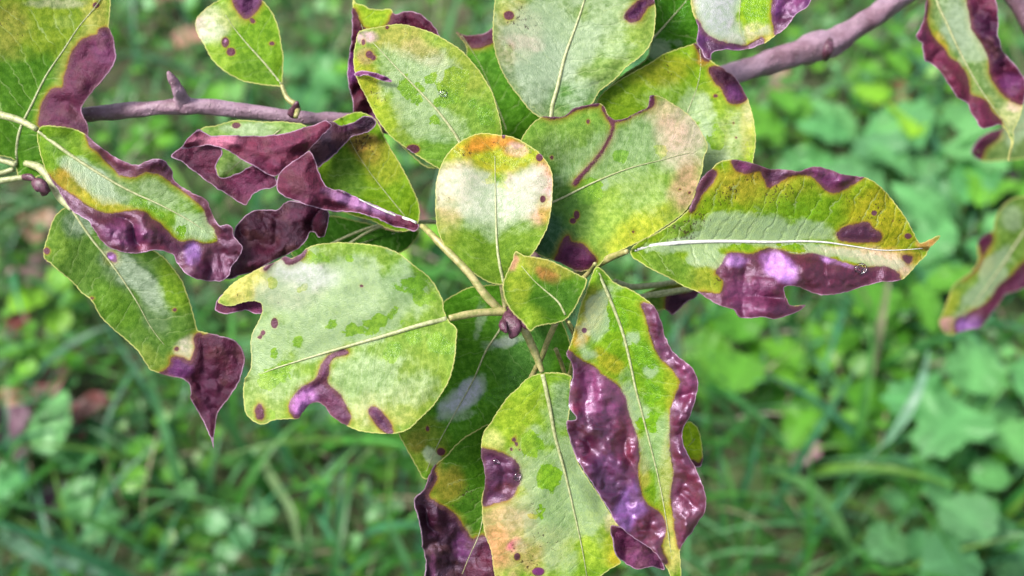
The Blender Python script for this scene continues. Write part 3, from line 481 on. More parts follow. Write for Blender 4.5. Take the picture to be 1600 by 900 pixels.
# upper left-of-centre leaf with water marks
leaf(BR_, '720,262 700,268 683,262 660,248 633,230 610,211 590,187 577,163 563,137 555,112 552,90 555,68 560,50 583,43 607,39 627,38 650,43 677,53 703,67 727,84 747,107 763,133 775,163 783,193 784,212 770,240 745,258', '722,232 717,220 687,177 650,137 617,103 583,67 565,52', .369, (.0, .04), .06, .0, tint=(.115, .19, .045), rib=2.6, und=5,
 tb=[(575, 140, 26, 60, -25, .9, (.24, .26, .02)), (600, 185, 30, 40, -40, .8, (.20, .27, .02)), (720, 110, 40, 60, -45, .7, (.20, .25, .04)), (620, 60, 50, 22, 0, .8, (.26, .25, .06)), (660, 85, 40, 20, 20, .7, (.27, .23, .10)), (572, 88, 16, 16, 0, .6, (.22, .12, .08)), (700, 240, 50, 30, 20, .7, (.08, .19, .02)), (572, 58, 16, 12, 0, .8, (.36, .24, .30)), (745, 190, 26, 40, 0, .5, (.10, .2, .03))],
 sky_sheen=[(650, 160, 60, 75, -45, .75), (690, 120, 40, 34, 20, .9), (620, 100, 40, 34, 0, .6), (700, 200, 40, 30, 20, .6), (690, 143, 14, 10, 0, 1.3), (718, 120, 10, 8, 0, 1.3), (700, 110, 8, 8, 0, 1.3)],
 wet=[(632, 136, 20, 14, 20, 1.15), (705, 128, 30, 26, 20, 1.1), (712, 150, 22, 18, 0, 1.0), (672, 120, 10, 9, 0, 1), (690, 160, 12, 8, 0, .9), (760, 185, 18, 26, 0, .9), (650, 155, 8, 8, 0, .9), (680, 188, 12, 8, 0, .8), (738, 162, 7, 7, 0, .9)],
 dspots=[(645, 233, 10), (577, 85, 5), (583, 90, 4), (605, 43, 4), (568, 66, 4)], dt=(.09, .03, .06), speck=[(590, 150, 34, 60, -25, .7), (650, 70, 60, 30, 20, .6), (575, 90, 24, 30, 0, .8), (615, 195, 20, 20, 0, .5)], va=.45, pet='790,485,.372 775,400,.373 745,290,.372', petr=(4, 4, 4, 3), label='oval leaf left of top centre with bright green water marks around its midrib')
leaf(BR_, '553,116 566,111 585,113 607,122 612,127 600,127 585,121 570,117 558,119', None, .3655, (0, 0), 0, 0, tint=YG, dead=['540,100 620,100 620,140 540,140'], dt=(.18, .10, .24), split=False, rib=0, und=1, name='torn_sliver', va=0, step=2.4)
# top centre grey-green leaf
leaf(BR_, '862,190 845,184 830,174 817,160 797,134 787,118 780,103 775,85 772,67 770,33 773,0 782,-40 820,-85 870,-110 930,-110 985,-75 1015,-35 1023,0 1024,33 1017,67 1000,88 980,103 957,127 937,143 927,160 910,176 885,188', '860,187 863,165 870,140 883,87 900,40 913,0 925,-60 930,-100', .380, (.02, -.08), .05, 0, tint=(.115, .175, .095), rib=3.6, und=4,
 tb=[(840, 110, 60, 80, 0, .7, (.12, .17, .11)), (895, 155, 45, 26, 0, .8, (.06, .15, .03)), (805, 50, 40, 50, 0, .7, (.24, .23, .14)), (815, 65, 34, 16, 10, .6, (.33, .20, .20)), (985, 60, 36, 60, 20, .7, (.17, .25, .04)), (800, 10, 24, 26, 0, .5, (.24, .24, .05)), (960, 100, 40, 30, -40, .6, (.15, .24, .06))], sky_sheen=[(860, 70, 80, 90, 0, .95), (950, 40, 50, 60, 0, .6), (840, 140, 30, 30, 0, .8)],
 dead=['976,28 977,20 990,7 1005,-3 1024,-8 1026,0 1012,12 1007,20 997,33 983,35'], dspots=[(795, 24, 9)], dt=(.07, .035, .10), speck=[(820, 30, 40, 30, 0, .9), (800, 60, 30, 30, 0, .5)], va=1.0, label='grey-green leaf at the top centre with one purple drop-shaped patch')
# leaf right of it
leaf(BR_, '1040,330 980,290 940,240 925,190 930,163 937,150 950,138 967,127 983,117 1000,106 1017,97 1034,87 1050,80 1067,73 1090,69 1098,84 1113,97 1130,106 1150,120 1160,137 1168,153 1173,170 1178,193 1180,217 1177,247 1170,290 1120,330', '1010,310 1040,260 1060,215 1075,173 1090,133 1095,100 1093,76', .388, (.03, .02), .08, 0, tint=(.115, .205, .018), rib=1.5, und=6,
 tb=[(1040, 110, 60, 26, -20, .8, (.18, .20, .015)), (980, 150, 40, 40, 0, .6, (.10, .17, .01)), (1150, 210, 34, 50, 0, .7, (.24, .30, .09)), (1168, 200, 12, 60, 0, .8, (.36, .36, .08)), (1110, 150, 24, 40, 20, .5, (.17, .23, .02)), (1100, 90, 12, 14, 0, .9, (.22, .10, .02)), (1170, 170, 12, 26, 0, .7, (.40, .38, .22))], sky_sheen=[(1110, 240, 34, 80, 0, 1.0), (1085, 170, 30, 30, 0, .9), (1150, 220, 26, 40, 0, .5), (1040, 150, 40, 30, 0, .3)], wet=[(1120, 215, 14, 26, 0, .9), (1170, 240, 10, 30, 0, .5)],
 dead=['1107,107 1118,103 1130,105 1152,118 1162,137 1167,155 1153,163 1140,161 1133,150 1127,138 1116,128 1110,117', '1085,64 1094,66 1101,78 1106,90 1110,96 1100,95 1092,84'], dspots=[(1118, 150, 4), (1150, 215, 2), (1146, 192, 2)], dt=(.05, .015, .035), dtb=[(1147, 148, 20, 18, 0, 1, (.12, .07, .17))], speck=[(1145, 205, 20, 40, 0, .8), (1040, 100, 60, 22, -20, .9), (1060, 90, 30, 16, -20, .6)], va=.8, label='light green leaf right of top centre with its tip blotched purple', step=3.4)
# top right leaf piece with lilac sheen painted into its colours
leaf(BR_, '1080,-10 1083,20 1090,38 1090,55 1088,68 1096,80 1102,90 1112,93 1113,84 1122,80 1140,78 1152,80 1167,77 1178,75 1188,70 1197,67 1212,55 1227,44 1243,24 1263,8 1270,-15 1262,-60 1220,-100 1150,-100 1100,-70', '1165,-95 1163,-40 1157,0 1156,45 1166,72', .374, (.0, -.10), .10, 0, tint=(.13, .21, .018), rib=1.2, und=5, gloss=.8,
 tb=[(1084, 10, 8, 40, 0, .9, (.30, .28, .03)), (1120, 10, 36, 60, 0, 1, (.34, .32, .42)), (1185, 50, 26, 16, 0, .9, (.36, .33, .20)), (1200, 62, 22, 10, 0, .7, (.30, .27, .05)), (1150, 65, 16, 14, 0, .8, (.44, .38, .44))], sky_sheen=[(1118, 10, 34, 60, 0, 1.5), (1150, 62, 14, 20, 0, 1.2), (1185, 48, 20, 14, 0, .6)], wet=[(1180, 10, 22, 34, 0, .9)],
 dead=['1080,28 1094,35 1098,45 1112,58 1126,64 1142,68 1156,70 1168,74 1166,84 1140,84 1115,92 1108,98 1092,90 1084,70 1082,45', '1168,72 1180,64 1192,57 1194,68 1180,79 1170,80', '1207,-12 1206,8 1205,22 1209,45 1213,58 1230,48 1247,28 1270,10 1275,-30 1215,-40'], dt=(.14, .07, .26), dtb=[(1112, 72, 20, 12, 10, 1, (.045, .015, .04)), (1100, 88, 16, 10, 0, 1, (.07, .015, .04)), (1225, 32, 14, 24, 30, .9, (.06, .02, .04)), (1186, 66, 14, 10, 0, 1, (.05, .02, .04)), (1240, 0, 30, 20, 0, .7, (.13, .055, .13))], va=.3, label='cut-off leaf at the top edge with a painted lilac wet sheen and purple rim', curl=.2)
# dark leaf behind, between them
leaf(BR_, '940,165 950,140 975,115 1010,90 1018,40 1022,-30 1060,-60 1095,-20 1094,60 1060,90 1010,120 960,165', '985,95 1027,53 1050,27 1073,0 1095,-35', .402, (0, 0), .05, 0, tint=(.035, .12, .012), rib=1.8, sky_sheen=[(1020, 80, 24, 16, 0, .9), (1030, 62, 50, 6, 10, .7)], wet=[(1050, 20, 30, 40, 0, .5)], tb=[(990, 110, 20, 12, 0, .5, (.12, .10, .03))], label='dark green leaf glimpsed between two leaves at the top', step=4)
# leaf behind left with dead margins
leaf(BR_, '552,-20 556,5 567,7 577,13 594,15 610,14 617,22 633,17 653,20 670,32 685,52 690,80 700,140 695,200 690,262 670,262 640,240 615,215 600,200 580,190 563,190 555,186 550,160 545,130 543,105 547,80 550,50 551,15', '690,280 640,200 590,110 565,40 548,-15', .392, (0, 0), .08, 0, tint=(.15, .23, .02), rib=1.2,
 dead=['540,10 556,16 561,30 568,42 580,46 600,42 607,34 612,22 620,16 655,14 675,30 695,60 690,90 640,110 620,150 600,200 560,200 540,170'], dt=(.085, .018, .035), dtb=[(550, 105, 10, 26, 0, 1, (.14, .07, .20)), (578, 190, 24, 16, 0, .9, (.13, .08, .18)), (645, 28, 40, 14, 0, .6, (.06, .012, .03))], tb=[(650, 240, 40, 40, 0, .9, (.05, .11, .05))], curl=.6, crk=1.2, label='withered dark red leaf behind the left edge of the oval leaf', step=3.6)
# leaf behind with small dead corner
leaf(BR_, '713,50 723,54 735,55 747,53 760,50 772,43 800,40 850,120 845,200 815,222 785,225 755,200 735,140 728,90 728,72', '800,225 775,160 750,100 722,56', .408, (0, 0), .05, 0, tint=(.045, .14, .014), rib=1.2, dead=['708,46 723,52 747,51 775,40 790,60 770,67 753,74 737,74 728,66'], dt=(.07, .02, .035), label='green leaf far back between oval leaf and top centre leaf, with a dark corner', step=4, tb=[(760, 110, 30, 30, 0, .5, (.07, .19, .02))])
# yellow-green leaf left of centre behind the folded one
leaf(BR_, '505,200 530,185 560,175 585,185 596,203 606,225 625,257 640,285 650,305 656,325 655,345 645,358 620,362 580,345 545,335 515,320 500,290 498,250', '645,352 610,310 575,265 550,225 535,190', .384, (0, .04), .06, 0, tint=(.10, .185, .014), rib=1.0, tb=[(570, 225, 36, 22, 20, .9, (.12, .08, .02)), (575, 240, 26, 20, 20, .6, (.26, .14, .03)), (540, 280, 34, 60, 0, .7, (.06, .13, .02)), (600, 260, 40, 30, 40, .6, (.20, .22, .02))], speck=[(565, 222, 34, 24, 20, 1.3), (600, 270, 30, 40, 0, .4)], va=.6, label='yellow-green leaf with a rusty shoulder behind the folded mauve leaf')
# folded mauve leaf: lower lobe carries the rib; the rest folds over, fold shade put into dt
LF = leaf(BR_, '655,352 648,363 635,358 617,353 600,345 583,338 563,334 543,331 520,330 503,328 483,322 463,314 445,308 434,300 431,285 436,270 447,259 455,253 470,245 483,236 492,250 498,268 504,282 513,292 530,298 550,305 583,320 617,334 640,343', '659,353 640,344 617,336 583,322 550,306 520,295', .357, (-.05, .0), .10, 0, tint=(.3, .3, .2), rib=3.0, ribm=RIBW, dead=['400,200 700,200 700,400 400,400'], split=False, dt=(.135, .062, .085), dtb=[(560, 318, 60, 10, 20, .8, (.22, .14, .24)), (600, 345, 50, 10, 20, .8, (.09, .03, .05)), (470, 310, 40, 14, 0, .6, (.10, .04, .065))], crk=.9, curl=-.9, und=5, va=.5,
 pet='786,489,.350 760,463,.348 733,427,.348 700,393,.350 672,364,.354', petr=(6.5, 7, 6, 6, 6, 4.2), label='folded, twisted mauve-brown leaf with a pale rib, left of centre')
leaf(LF, '283,232 310,204 330,213 360,212 400,213 437,210 470,200 490,195 512,190 518,196 505,210 492,225 480,238 465,252 450,264 438,272 427,275 415,271 407,267 395,259 383,253 367,241 350,232 325,226 300,232', None, .366, (.0, .12), 0, 0, tint=YG, dead=['200,100 700,100 700,400 200,400'], dt=(.17, .075, .10), dtb=[(345, 218, 40, 12, 0, .8, (.30, .13, .16)), (460, 220, 50, 16, -10, .5, (.14, .055, .085)), (420, 262, 40, 14, 20, .6, (.13, .055, .09))], split=False, rib=0, und=10, crk=.8, curl=-1.0, name='folded_flap', va=.4)  # paler dead tint for the lit upper fold
leaf(LF, '508,192 520,190 533,197 552,190 570,182 583,184 588,193 580,204 567,210 550,213 540,223 530,234 517,246 507,254 497,262 490,250 483,234 478,225 484,212 495,202', None, .377, (.1, 0), 0, 0, tint=YG, dead=['200,100 700,100 700,400 200,400'], dt=(.018, .008, .018), dtb=[(540, 197, 30, 8, -15, .7, (.06, .025, .065))], split=False, rib=0, und=6, crk=.5, curl=.2, name='folded_flap', va=.3)  # near-black dead tint stands for shade under the fold
leaf(LF, '267,244 280,232 297,217 310,203 325,214 342,226 347,240 342,250 338,262 345,278 358,276 372,270 385,262 395,257 412,266 428,276 432,288 424,294 410,297 395,303 390,312 384,320 372,315 360,306 342,295 320,281 300,266 285,254', None, .372, (.0, -.03), 0, 0, tint=YG, dead=['200,100 700,100 700,400 200,400'], dt=(.11, .042, .07), dtb=[(290, 255, 34, 12, 35, .9, (.055, .018, .03)), (330, 285, 40, 12, 35, .9, (.06, .02, .035)), (390, 285, 40, 20, 0, .5, (.15, .06, .11))], split=False, rib=0, und=7, crk=.6, curl=.2, name='folded_flap', va=.5)
leaf(BR_, '313,203 337,196 367,188 392,188 417,190 450,190 478,197 482,240 440,285 400,294 350,290 332,250 318,222', '462,183 435,205 400,232 375,252 350,275', .386, (0, 0), .04, 0, tint=(.12, .20, .09), rib=1.8, dspots=[(369, 196, 6)], dt=(.06, .035, .09), sky_sheen=[(400, 240, 50, 50, 0, .6), (380, 200, 50, 10, 0, .7)], va=.5, pet='466,170,.392 464,177,.388', petr=(4.5, 4.2, 3.6), petm=PETM, label='pale green leaf mostly hidden behind the mauve folded one', step=3.8)
# green leaf further back beneath the mauve one
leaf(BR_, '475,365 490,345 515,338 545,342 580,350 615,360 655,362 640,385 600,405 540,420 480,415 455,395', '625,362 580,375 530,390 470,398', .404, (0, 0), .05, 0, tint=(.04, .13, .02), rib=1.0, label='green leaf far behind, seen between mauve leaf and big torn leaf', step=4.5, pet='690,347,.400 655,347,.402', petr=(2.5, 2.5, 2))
tube('petiole', [(690, 348, .399), (640, 347, .400), (593, 352, .401), (560, 362, .402), (515, 382, .403)], [3, 2.6, 2.4, 2.2, 2], BR_, RIBM, 8)
tube('petiole', [(600, 353, .400), (580, 360, .400), (545, 381, .401), (535, 388, .402)], [2.2, 2.2, 2, 2], BR_, RIBM, 8)
# other petioles below the bud
tube('petiole', [(868, 505, .356), (857, 530, .360), (846, 558, .365), (830, 590, .372), (815, 620, .374)], [5, 4.8, 4.6, 4.4, 4], BR_, PETM, 9, 1, .1)
tube('petiole', [(868, 545, .366), (878, 570, .370), (887, 600, .374)], [3.5, 3.5, 3.2], BR_, PETM, 9, 1, .1)
# small leaf on the branch, top left
leaf(BR_, '440,134 423,133 400,131 385,129 373,125 350,110 330,91 318,68 308,50 305,34 317,17 340,2 365,-8 400,-8 418,8 433,38 440,67 442,108 441,125', '440,133 417,103 400,84 383,65 363,40 350,20', .394, (-.04, 0), .06, 0, tint=(.085, .17, .016), rib=2.2, ribm=RIBM,
 tb=[(325, 40, 30, 36, -40, 1, (.36, .38, .24)), (312, 45, 12, 20, 0, .8, (.48, .36, .34)), (340, 90, 34, 34, 40, .7, (.17, .27, .03)), (400, 110, 34, 22, 20, .5, (.06, .14, .015)), (360, 25, 30, 20, 0, .5, (.24, .28, .08))], sky_sheen=[(325, 40, 34, 30, -40, .6)], dead=['362,-5 364,6 372,19 383,30 392,27 400,19 408,6 412,-10 380,-15'], dspots=[(352, 66, 7), (361, 81, 9), (395, 33, 4), (425, 68, 4)], dt=(.07, .025, .05), dtb=[(385, 5, 34, 20, 0, .9, (.09, .045, .11)), (353, 65, 3.5, 3.5, 0, 1, (.4, .25, .35))], va=.5, speck=[(400, 60, 40, 60, 0, .3)], pet='462,163,.392 450,155,.393', petr=(5, 4, 3), petm=PETM, label='small oval leaf on the branch at upper left with two round brown spots')
# tiny leaf behind the drooping one
leaf(BR_, '1035,715 1045,680 1060,668 1070,661 1077,659 1088,667 1094,680 1098,703 1096,727 1088,730 1070,720', '1040,715 1060,705 1078,695 1090,680', .384, (0, 0), .05, 0, tint=(.19, .29, .015), rib=.7, pet='838,392,.399 895,520,.394 960,630,.390 1010,700,.387', petr=(3.5, 3, 3, 2.5, 2), dead=['1080,718 1092,722 1102,710 1104,740 1080,740'], dt=(.07, .015, .03), label='little yellow-green leaf tip peeking out behind the drooping leaf', step=3)
# leaf far behind below the right leaf
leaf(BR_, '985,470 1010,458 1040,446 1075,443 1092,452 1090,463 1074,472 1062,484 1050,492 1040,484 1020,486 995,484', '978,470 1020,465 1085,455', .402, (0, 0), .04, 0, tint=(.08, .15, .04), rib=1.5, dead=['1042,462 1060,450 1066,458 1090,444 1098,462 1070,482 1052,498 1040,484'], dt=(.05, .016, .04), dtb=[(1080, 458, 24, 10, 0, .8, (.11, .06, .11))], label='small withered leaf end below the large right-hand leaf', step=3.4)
tube('petiole', [(960, 440, .392), (985, 448, .395), (1020, 446, .398), (1055, 440, .401)], [5, 5, 4.5, 3.5], BR_, RIBM, 8)
tube('petiole', [(985, 468, .391), (1010, 462, .393), (1045, 456, .396), (1085, 450, .40)], [4.5, 4.3, 4.2, 3.8], BR_, RIBM, 8)
# ------------------------------------------------------------------ shoot at the left edge
SH = thing('pear_shoot', 'leafy pear shoot entering at the left edge with purple-margined leaves', 'tree branch', proj(-60, 262, .385))
st = tube('bark', [(-160, 275, .395), (-100, 268, .39), (-60, 262, .388)], [16, 14, 12], SH, BARK, 14, 1, .3)
leaf(SH, '63,199 83,197 110,199 125,204 137,212 147,222 157,230 167,238 182,247 197,254 207,258 217,258 224,254 230,251 240,247 250,248 258,251 264,258 270,268 272,280 285,292 300,300 312,306 323,313 328,323 331,334 337,345 343,353 355,351 363,356 365,370 372,378 378,387 376,397 370,407 362,418 360,428 350,438 333,440 317,438 303,434 293,428 283,420 275,410 271,399 262,395 253,392 240,391 227,394 212,397 197,395 180,390 167,383 157,373 150,363 143,354 138,346 125,338 113,330 100,313 92,300 85,288 78,277 72,267 68,257 63,243 60,230 58,212',
 '57,202 100,235 150,268 200,297 250,320 300,347 338,373', .363, (.02, .02), .16, .02, tint=(.085, .165, .018), rib=3.4, ribm=RIBM,
 tb=[(110, 290, 34, 26, 40, .9, (.20, .17, .02)), (170, 320, 60, 12, 20, .9, (.26, .24, .02)), (150, 240, 60, 14, 30, .6, (.10, .16, .02)), (170, 290, 60, 22, 30, .6, (.14, .19, .13)), (95, 280, 14, 30, 30, .6, (.24, .16, .02)), (250, 290, 50, 22, 20, .5, (.10, .16, .05)), (90, 225, 20, 20, 0, .5, (.07, .15, .03))], sky_sheen=[(145, 285, 60, 22, 38, 1.15), (300, 350, 34, 24, 20, .95), (250, 310, 60, 22, 24, .6), (180, 310, 30, 12, 10, .6)], wet=[(235, 330, 16, 9, 20, .9), (283, 358, 10, 12, 0, 1), (215, 315, 14, 8, 0, .9)],
 dead=['74,272 84,282 92,290 100,296 112,304 127,314 138,322 150,328 163,333 177,334 195,330 212,329 227,331 236,340 247,347 258,357 267,367 275,374 283,378 300,375 320,381 330,380 340,376 338,366 332,352 334,340 345,345 365,350 372,370 386,385 380,410 366,430 352,444 317,444 290,434 272,415 265,398 228,400 195,400 163,388 145,362 110,336 95,312 75,285',
       '134,206 150,220 167,233 197,249 217,253 230,247 252,242 268,252 278,275 292,292 315,305 330,320 334,340 345,352 338,358 327,350 322,338 318,325 308,316 298,308 285,298 274,290 262,281 250,273 238,270 227,269 210,277 197,276 186,272 176,262 167,254 152,238 140,228'],
 dt=(.10, .033, .055), dtb=[(200, 365, 44, 20, 15, .8, (.15, .075, .15)), (125, 330, 36, 12, 42, .6, (.08, .025, .045)), (180, 245, 30, 8, 30, .8, (.17, .07, .08)), (245, 262, 26, 12, 20, .8, (.05, .012, .03)), (300, 395, 14, 20, 0, .7, (.17, .11, .27)), (240, 390, 34, 10, 10, .7, (.16, .035, .045)), (330, 420, 40, 20, 0, .6, (.13, .06, .10)), (290, 300, 26, 8, 40, .8, (.17, .05, .05)), (275, 385, 16, 14, 0, .7, (.06, .015, .03)), (348, 385, 18, 30, 10, .4, (.08, .03, .05))], speck=[(110, 220, 40, 20, 30, .5), (160, 310, 60, 20, 20, .5)], va=.5, curl=.5, crk=1.1, wave=4, gloss=.75,
 pet='-60,185,.372 -20,177,.369 10,182,.366 35,190,.365', petr=(6, 6, 6, 5.5, 4.5), petm=RIBM, label='leaf at left with crinkled purple margins and a long pale midrib')
leaf(SH, '366,358 380,342 393,332 415,328 437,325 443,318 451,314 465,316 483,317 500,323 514,329 514,345 510,358 506,369 497,370 490,362 485,362 480,374 470,385 463,391 440,402 417,412 395,425 377,431 360,436 345,434 340,420 350,400 365,388', None, .372, (.0, .0), 0, 0, tint=YG, dead=['200,100 700,100 700,500 200,500'], dt=(.034, .010, .018), dtb=[(400, 400, 50, 24, -30, .7, (.065, .022, .035)), (470, 335, 50, 12, 0, .6, (.085, .025, .05)), (430, 355, 40, 16, -10, .5, (.035, .01, .018))], split=False, rib=0, und=8, crk=.9, curl=.3, name='curled_tip', va=.4)
leaf(SH, '104,322 120,318 160,340 205,370 247,396 257,402 268,414 277,427 285,440 291,457 297,472 302,488 306,502 309,515 318,518 333,521 350,525 361,529 371,534 378,546 382,560 381,571 379,582 374,596 367,608 358,622 347,634 340,645 337,656 335,676 334,702 329,687 323,668 318,658 312,648 305,637 299,625 298,613 296,603 286,593 270,589 250,584 243,580 236,578 230,570 223,560 215,549 206,540 193,528 180,517 168,505 157,493 150,482 143,470 136,463 127,457 118,446 110,438 98,429 87,420 77,411 70,407 67,393 70,380 74,368 80,350 86,338 95,328',
 '113,328 143,373 165,400 187,430 217,477 233,507 247,527 260,543', .380, (.03, .03), .05, 0, tint=(.050, .105, .028), rib=2.3, und=7,
 tb=[(180, 480, 60, 26, 45, .8, (.065, .15, .012)), (200, 420, 60, 30, 45, .6, (.07, .10, .08)), (270, 440, 26, 44, -20, .9, (.11, .20, .012)), (235, 560, 34, 16, 45, .7, (.13, .19, .03)), (88, 385, 20, 30, 0, .8, (.08, .15, .015)), (292, 545, 18, 18, 0, 1, (.34, .32, .26)), (120, 350, 30, 24, 0, .5, (.06, .09, .08)), (240, 490, 20, 40, -30, .4, (.10, .14, .10))], sky_sheen=[(210, 430, 70, 22, 48, .75), (125, 350, 26, 22, 0, .5)],
 dead=['247,583 256,580 264,572 269,557 285,558 296,564 302,552 304,540 302,530 311,520 318,523 330,518 352,520 376,530 388,560 380,600 350,640 342,660 338,710 326,700 310,655 295,630 288,600', '168,396 175,394 182,400 181,410 174,408 169,402'],
 dspots=[(73, 392, 5), (70, 408, 4), (143, 466, 3), (273, 484, 4), (172, 402, 6), (276, 545, 4)], dt=(.060, .018, .035), dtb=[(276, 577, 26, 16, 0, 1, (.09, .045, .13)), (365, 555, 20, 34, 0, .6, (.085, .03, .055)), (345, 560, 30, 10, 50, .3, (.10, .02, .02)), (325, 610, 18, 50, 0, .5, (.07, .03, .06)), (174, 402, 12, 10, 0, 1, (.28, .18, .40))], va=.6, curl=.2, crk=.8,
 pet='40,255,.385 62,262,.383 80,282,.381 95,308,.380', petr=(5, 7, 8, 8, 4), petm=RIBM, label='dark green leaf at lower left ending in a pointed maroon tip')
leaf(SH, '25,262 23,250 -10,240 -60,200 -90,120 -80,20 -40,-60 60,-90 150,-60 172,-8 171,25 170,44 176,55 178,67 181,87 178,100 171,112 158,128 146,140 133,158 128,172 131,183 137,193 138,207 132,222 115,240 95,256 75,268 53,279 38,280 27,274', '25,258 30,207 50,163 73,117 100,77 123,42 147,13 170,-20', .386, (-.03, .0), .08, 0, tint=(.040, .11, .012), rib=2.6, und=6,
 tb=[(60, 30, 120, 60, 0, .9, (.125, .185, .012)), (150, 20, 20, 50, 0, .9, (.24, .25, .05)), (120, 80, 20, 60, 30, .7, (.14, .17, .04)), (10, 40, 40, 50, 0, .5, (.20, .18, .04)), (90, 5, 50, 8, 0, .5, (.28, .28, .22)), (100, 35, 20, 10, 0, .3, (.2, .26, .08))],
 dead=['128,62 140,56 152,53 154,46 164,42 174,46 182,60 188,90 178,115 150,142 136,160 132,175 140,190 145,215 120,206 97,199 76,200 59,196 61,182 64,166 72,150 81,139 97,136 99,122 103,110 107,95 113,80 122,68'], dspots=[(150, 8, 5)], dt=(.115, .045, .085), dtb=[(162, 50, 12, 10, 0, 1, (.055, .018, .04)), (85, 175, 40, 36, 0, .6, (.085, .03, .055)), (125, 200, 16, 10, 0, .8, (.05, .015, .03)), (165, 80, 20, 26, 0, .5, (.14, .065, .14))], va=1.0, curl=.15, crk=.5, speck=[(10, 40, 40, 40, 0, .7)],
 pet='-60,245,.390 -20,247,.389 5,251,.388', petr=(5.5, 5.5, 5, 4), petm=RIBM, label='big leaf in the top left corner with one purple withered edge')
tube('petiole', [(-60, 276, .386), (-20, 274, .387), (5, 270, .388), (22, 264, .388)], [5, 5, 4.6, 4], SH, RIBM, 9)
tube('petiole', [(-60, 290, .384), (-20, 286, .384), (5, 282, .384), (38, 277, .384)], [6, 5.5, 5, 4.5], SH, RIBM, 9)
tube('bud', [(53, 286, .378), (64, 290, .376), (70, 296, .376), (66, 305, .378)], [5, 12, 9, 2], SH, BUDM, 10, 1, .5)
tube('bud', [(38, 277, .383), (48, 277, .381), (56, 282, .380)], [5, 6, 3], SH, BUDM, 8, 1, .5)
# ------------------------------------------------------------------ shoots at the right edge
SR = thing('pear_shoot', 'dark pear twig in the top right corner bearing a hanging leaf with purple sides', 'tree branch', proj(1600, -40, .43))
tube('bark', [(1560, -40, .45), (1590, 8, .455), (1625, 60, .46), (1700, 120, .47)], [13, 13, 13, 14], SR, BARK, 14, 1, .3)
tube('twig', [(1560, -40, .45), (1500, -80, .43), (1455, -70, .415)], [8, 7, 5], SR, BARK, 12, 1, .3)
leaf(SR, '1452,-20 1448,5 1445,20 1440,38 1435,47 1431,56 1435,63 1440,68 1443,82 1446,94 1454,98 1462,104 1468,110 1473,117 1479,126 1486,137 1491,146 1496,154 1503,157 1511,161 1516,172 1521,181 1526,191 1532,201 1548,199 1562,196 1570,202 1575,209 1579,222 1577,237 1576,252 1582,235 1585,220 1584,205 1590,190 1597,172 1601,152 1603,138 1601,122 1595,114 1589,107 1581,98 1575,91 1570,84 1566,78 1562,65 1558,50 1560,38 1560,25 1556,0 1550,-30 1520,-60 1475,-60',
 '1455,-50 1463,0 1480,38 1497,75 1515,110 1537,147 1565,185 1578,206 1578,245', .43, (.0, .04), .08, 0, tint=(.10, .155, .10), rib=2.4, und=4,
 tb=[(1460, 60, 14, 60, -25, .8, (.16, .21, .03)), (1500, 110, 20, 50, -40, .7, (.10, .18, .05)), (1580, 180, 24, 30, 30, .9, (.34, .36, .18)), (1590, 165, 14, 12, 0, .7, (.48, .34, .32)), (1470, 65, 8, 20, -30, .7, (.30, .22, .02)), (1500, 30, 30, 50, 0, .5, (.09, .13, .10))], sky_sheen=[(1510, 60, 34, 60, -30, .9), (1490, 20, 30, 40, 0, .7)],
 dead=['1440,-10 1450,0 1449,33 1460,60 1475,75 1486,92 1496,97 1506,110 1513,125 1518,148 1530,152 1541,158 1551,175 1566,193 1550,208 1530,206 1508,168 1485,155 1462,112 1440,104 1424,56 1436,30', '1510,-30 1510,0 1514,20 1518,45 1530,63 1543,88 1548,120 1556,134 1564,145 1575,154 1602,164 1612,130 1575,70 1567,20 1560,-30'], dt=(.15, .06, .10), dtb=[(1545, 60, 30, 70, -30, 1, (.04, .012, .035)), (1580, 135, 20, 20, 0, .9, (.12, .06, .15)), (1500, 125, 14, 30, -40, .5, (.17, .05, .07)), (1440, 55, 12, 14, 0, .6, (.22, .12, .18))], va=.6, label='leaf hanging in the top right corner with purple margins either side of a grey-green middle')
SK = thing('pear_shoot', 'blurred pear shoot at the right edge with a leaf striped green and purple', 'tree branch', proj(1680, 330, .52))
tube('bark', [(1660, 200, .56), (1680, 330, .54), (1700, 470, .53)], [9, 10, 12], SK, BARK, 12, 1, .3)
leaf(SK, '1467,503 1472,492 1475,485 1483,465 1490,447 1500,437 1511,429 1522,418 1528,407 1527,390 1530,375 1542,366 1553,360 1554,348 1557,338 1568,322 1580,312 1605,306 1640,315 1650,370 1640,410 1615,440 1590,455 1572,460 1562,473 1551,487 1543,500 1533,511 1517,514 1500,518 1488,523 1477,521', '1625,335 1600,363 1567,413 1533,460 1500,500 1480,514', .56, (.0, .04), .06, 0, tint=(.09, .16, .05), rib=2.4, ribm=RIBM,
 tb=[(1480, 480, 16, 34, 30, .8, (.26, .29, .03)), (1485, 508, 20, 12, 0, .9, (.42, .22, .22)), (1540, 400, 14, 30, 0, .6, (.22, .22, .04))], sky_sheen=[(1550, 430, 20, 80, 35, 1.1), (1580, 340, 24, 30, 30, .8)], dead=['1492,500 1510,490 1530,480 1548,466 1558,448 1580,430 1600,410 1640,395 1660,410 1610,450 1572,464 1552,492 1530,516 1495,524', '1506,436 1520,424 1535,400 1527,375 1545,362 1552,372 1540,395 1528,420 1512,432'], dt=(.10, .035, .075), dtb=[(1510, 505, 26, 16, 0, .9, (.17, .10, .24))], va=.4, step=3.6, pet='1700,330,.53 1650,325,.52', petr=(4, 4, 3), label='out-of-focus leaf at the right edge, green with a purple lower side')
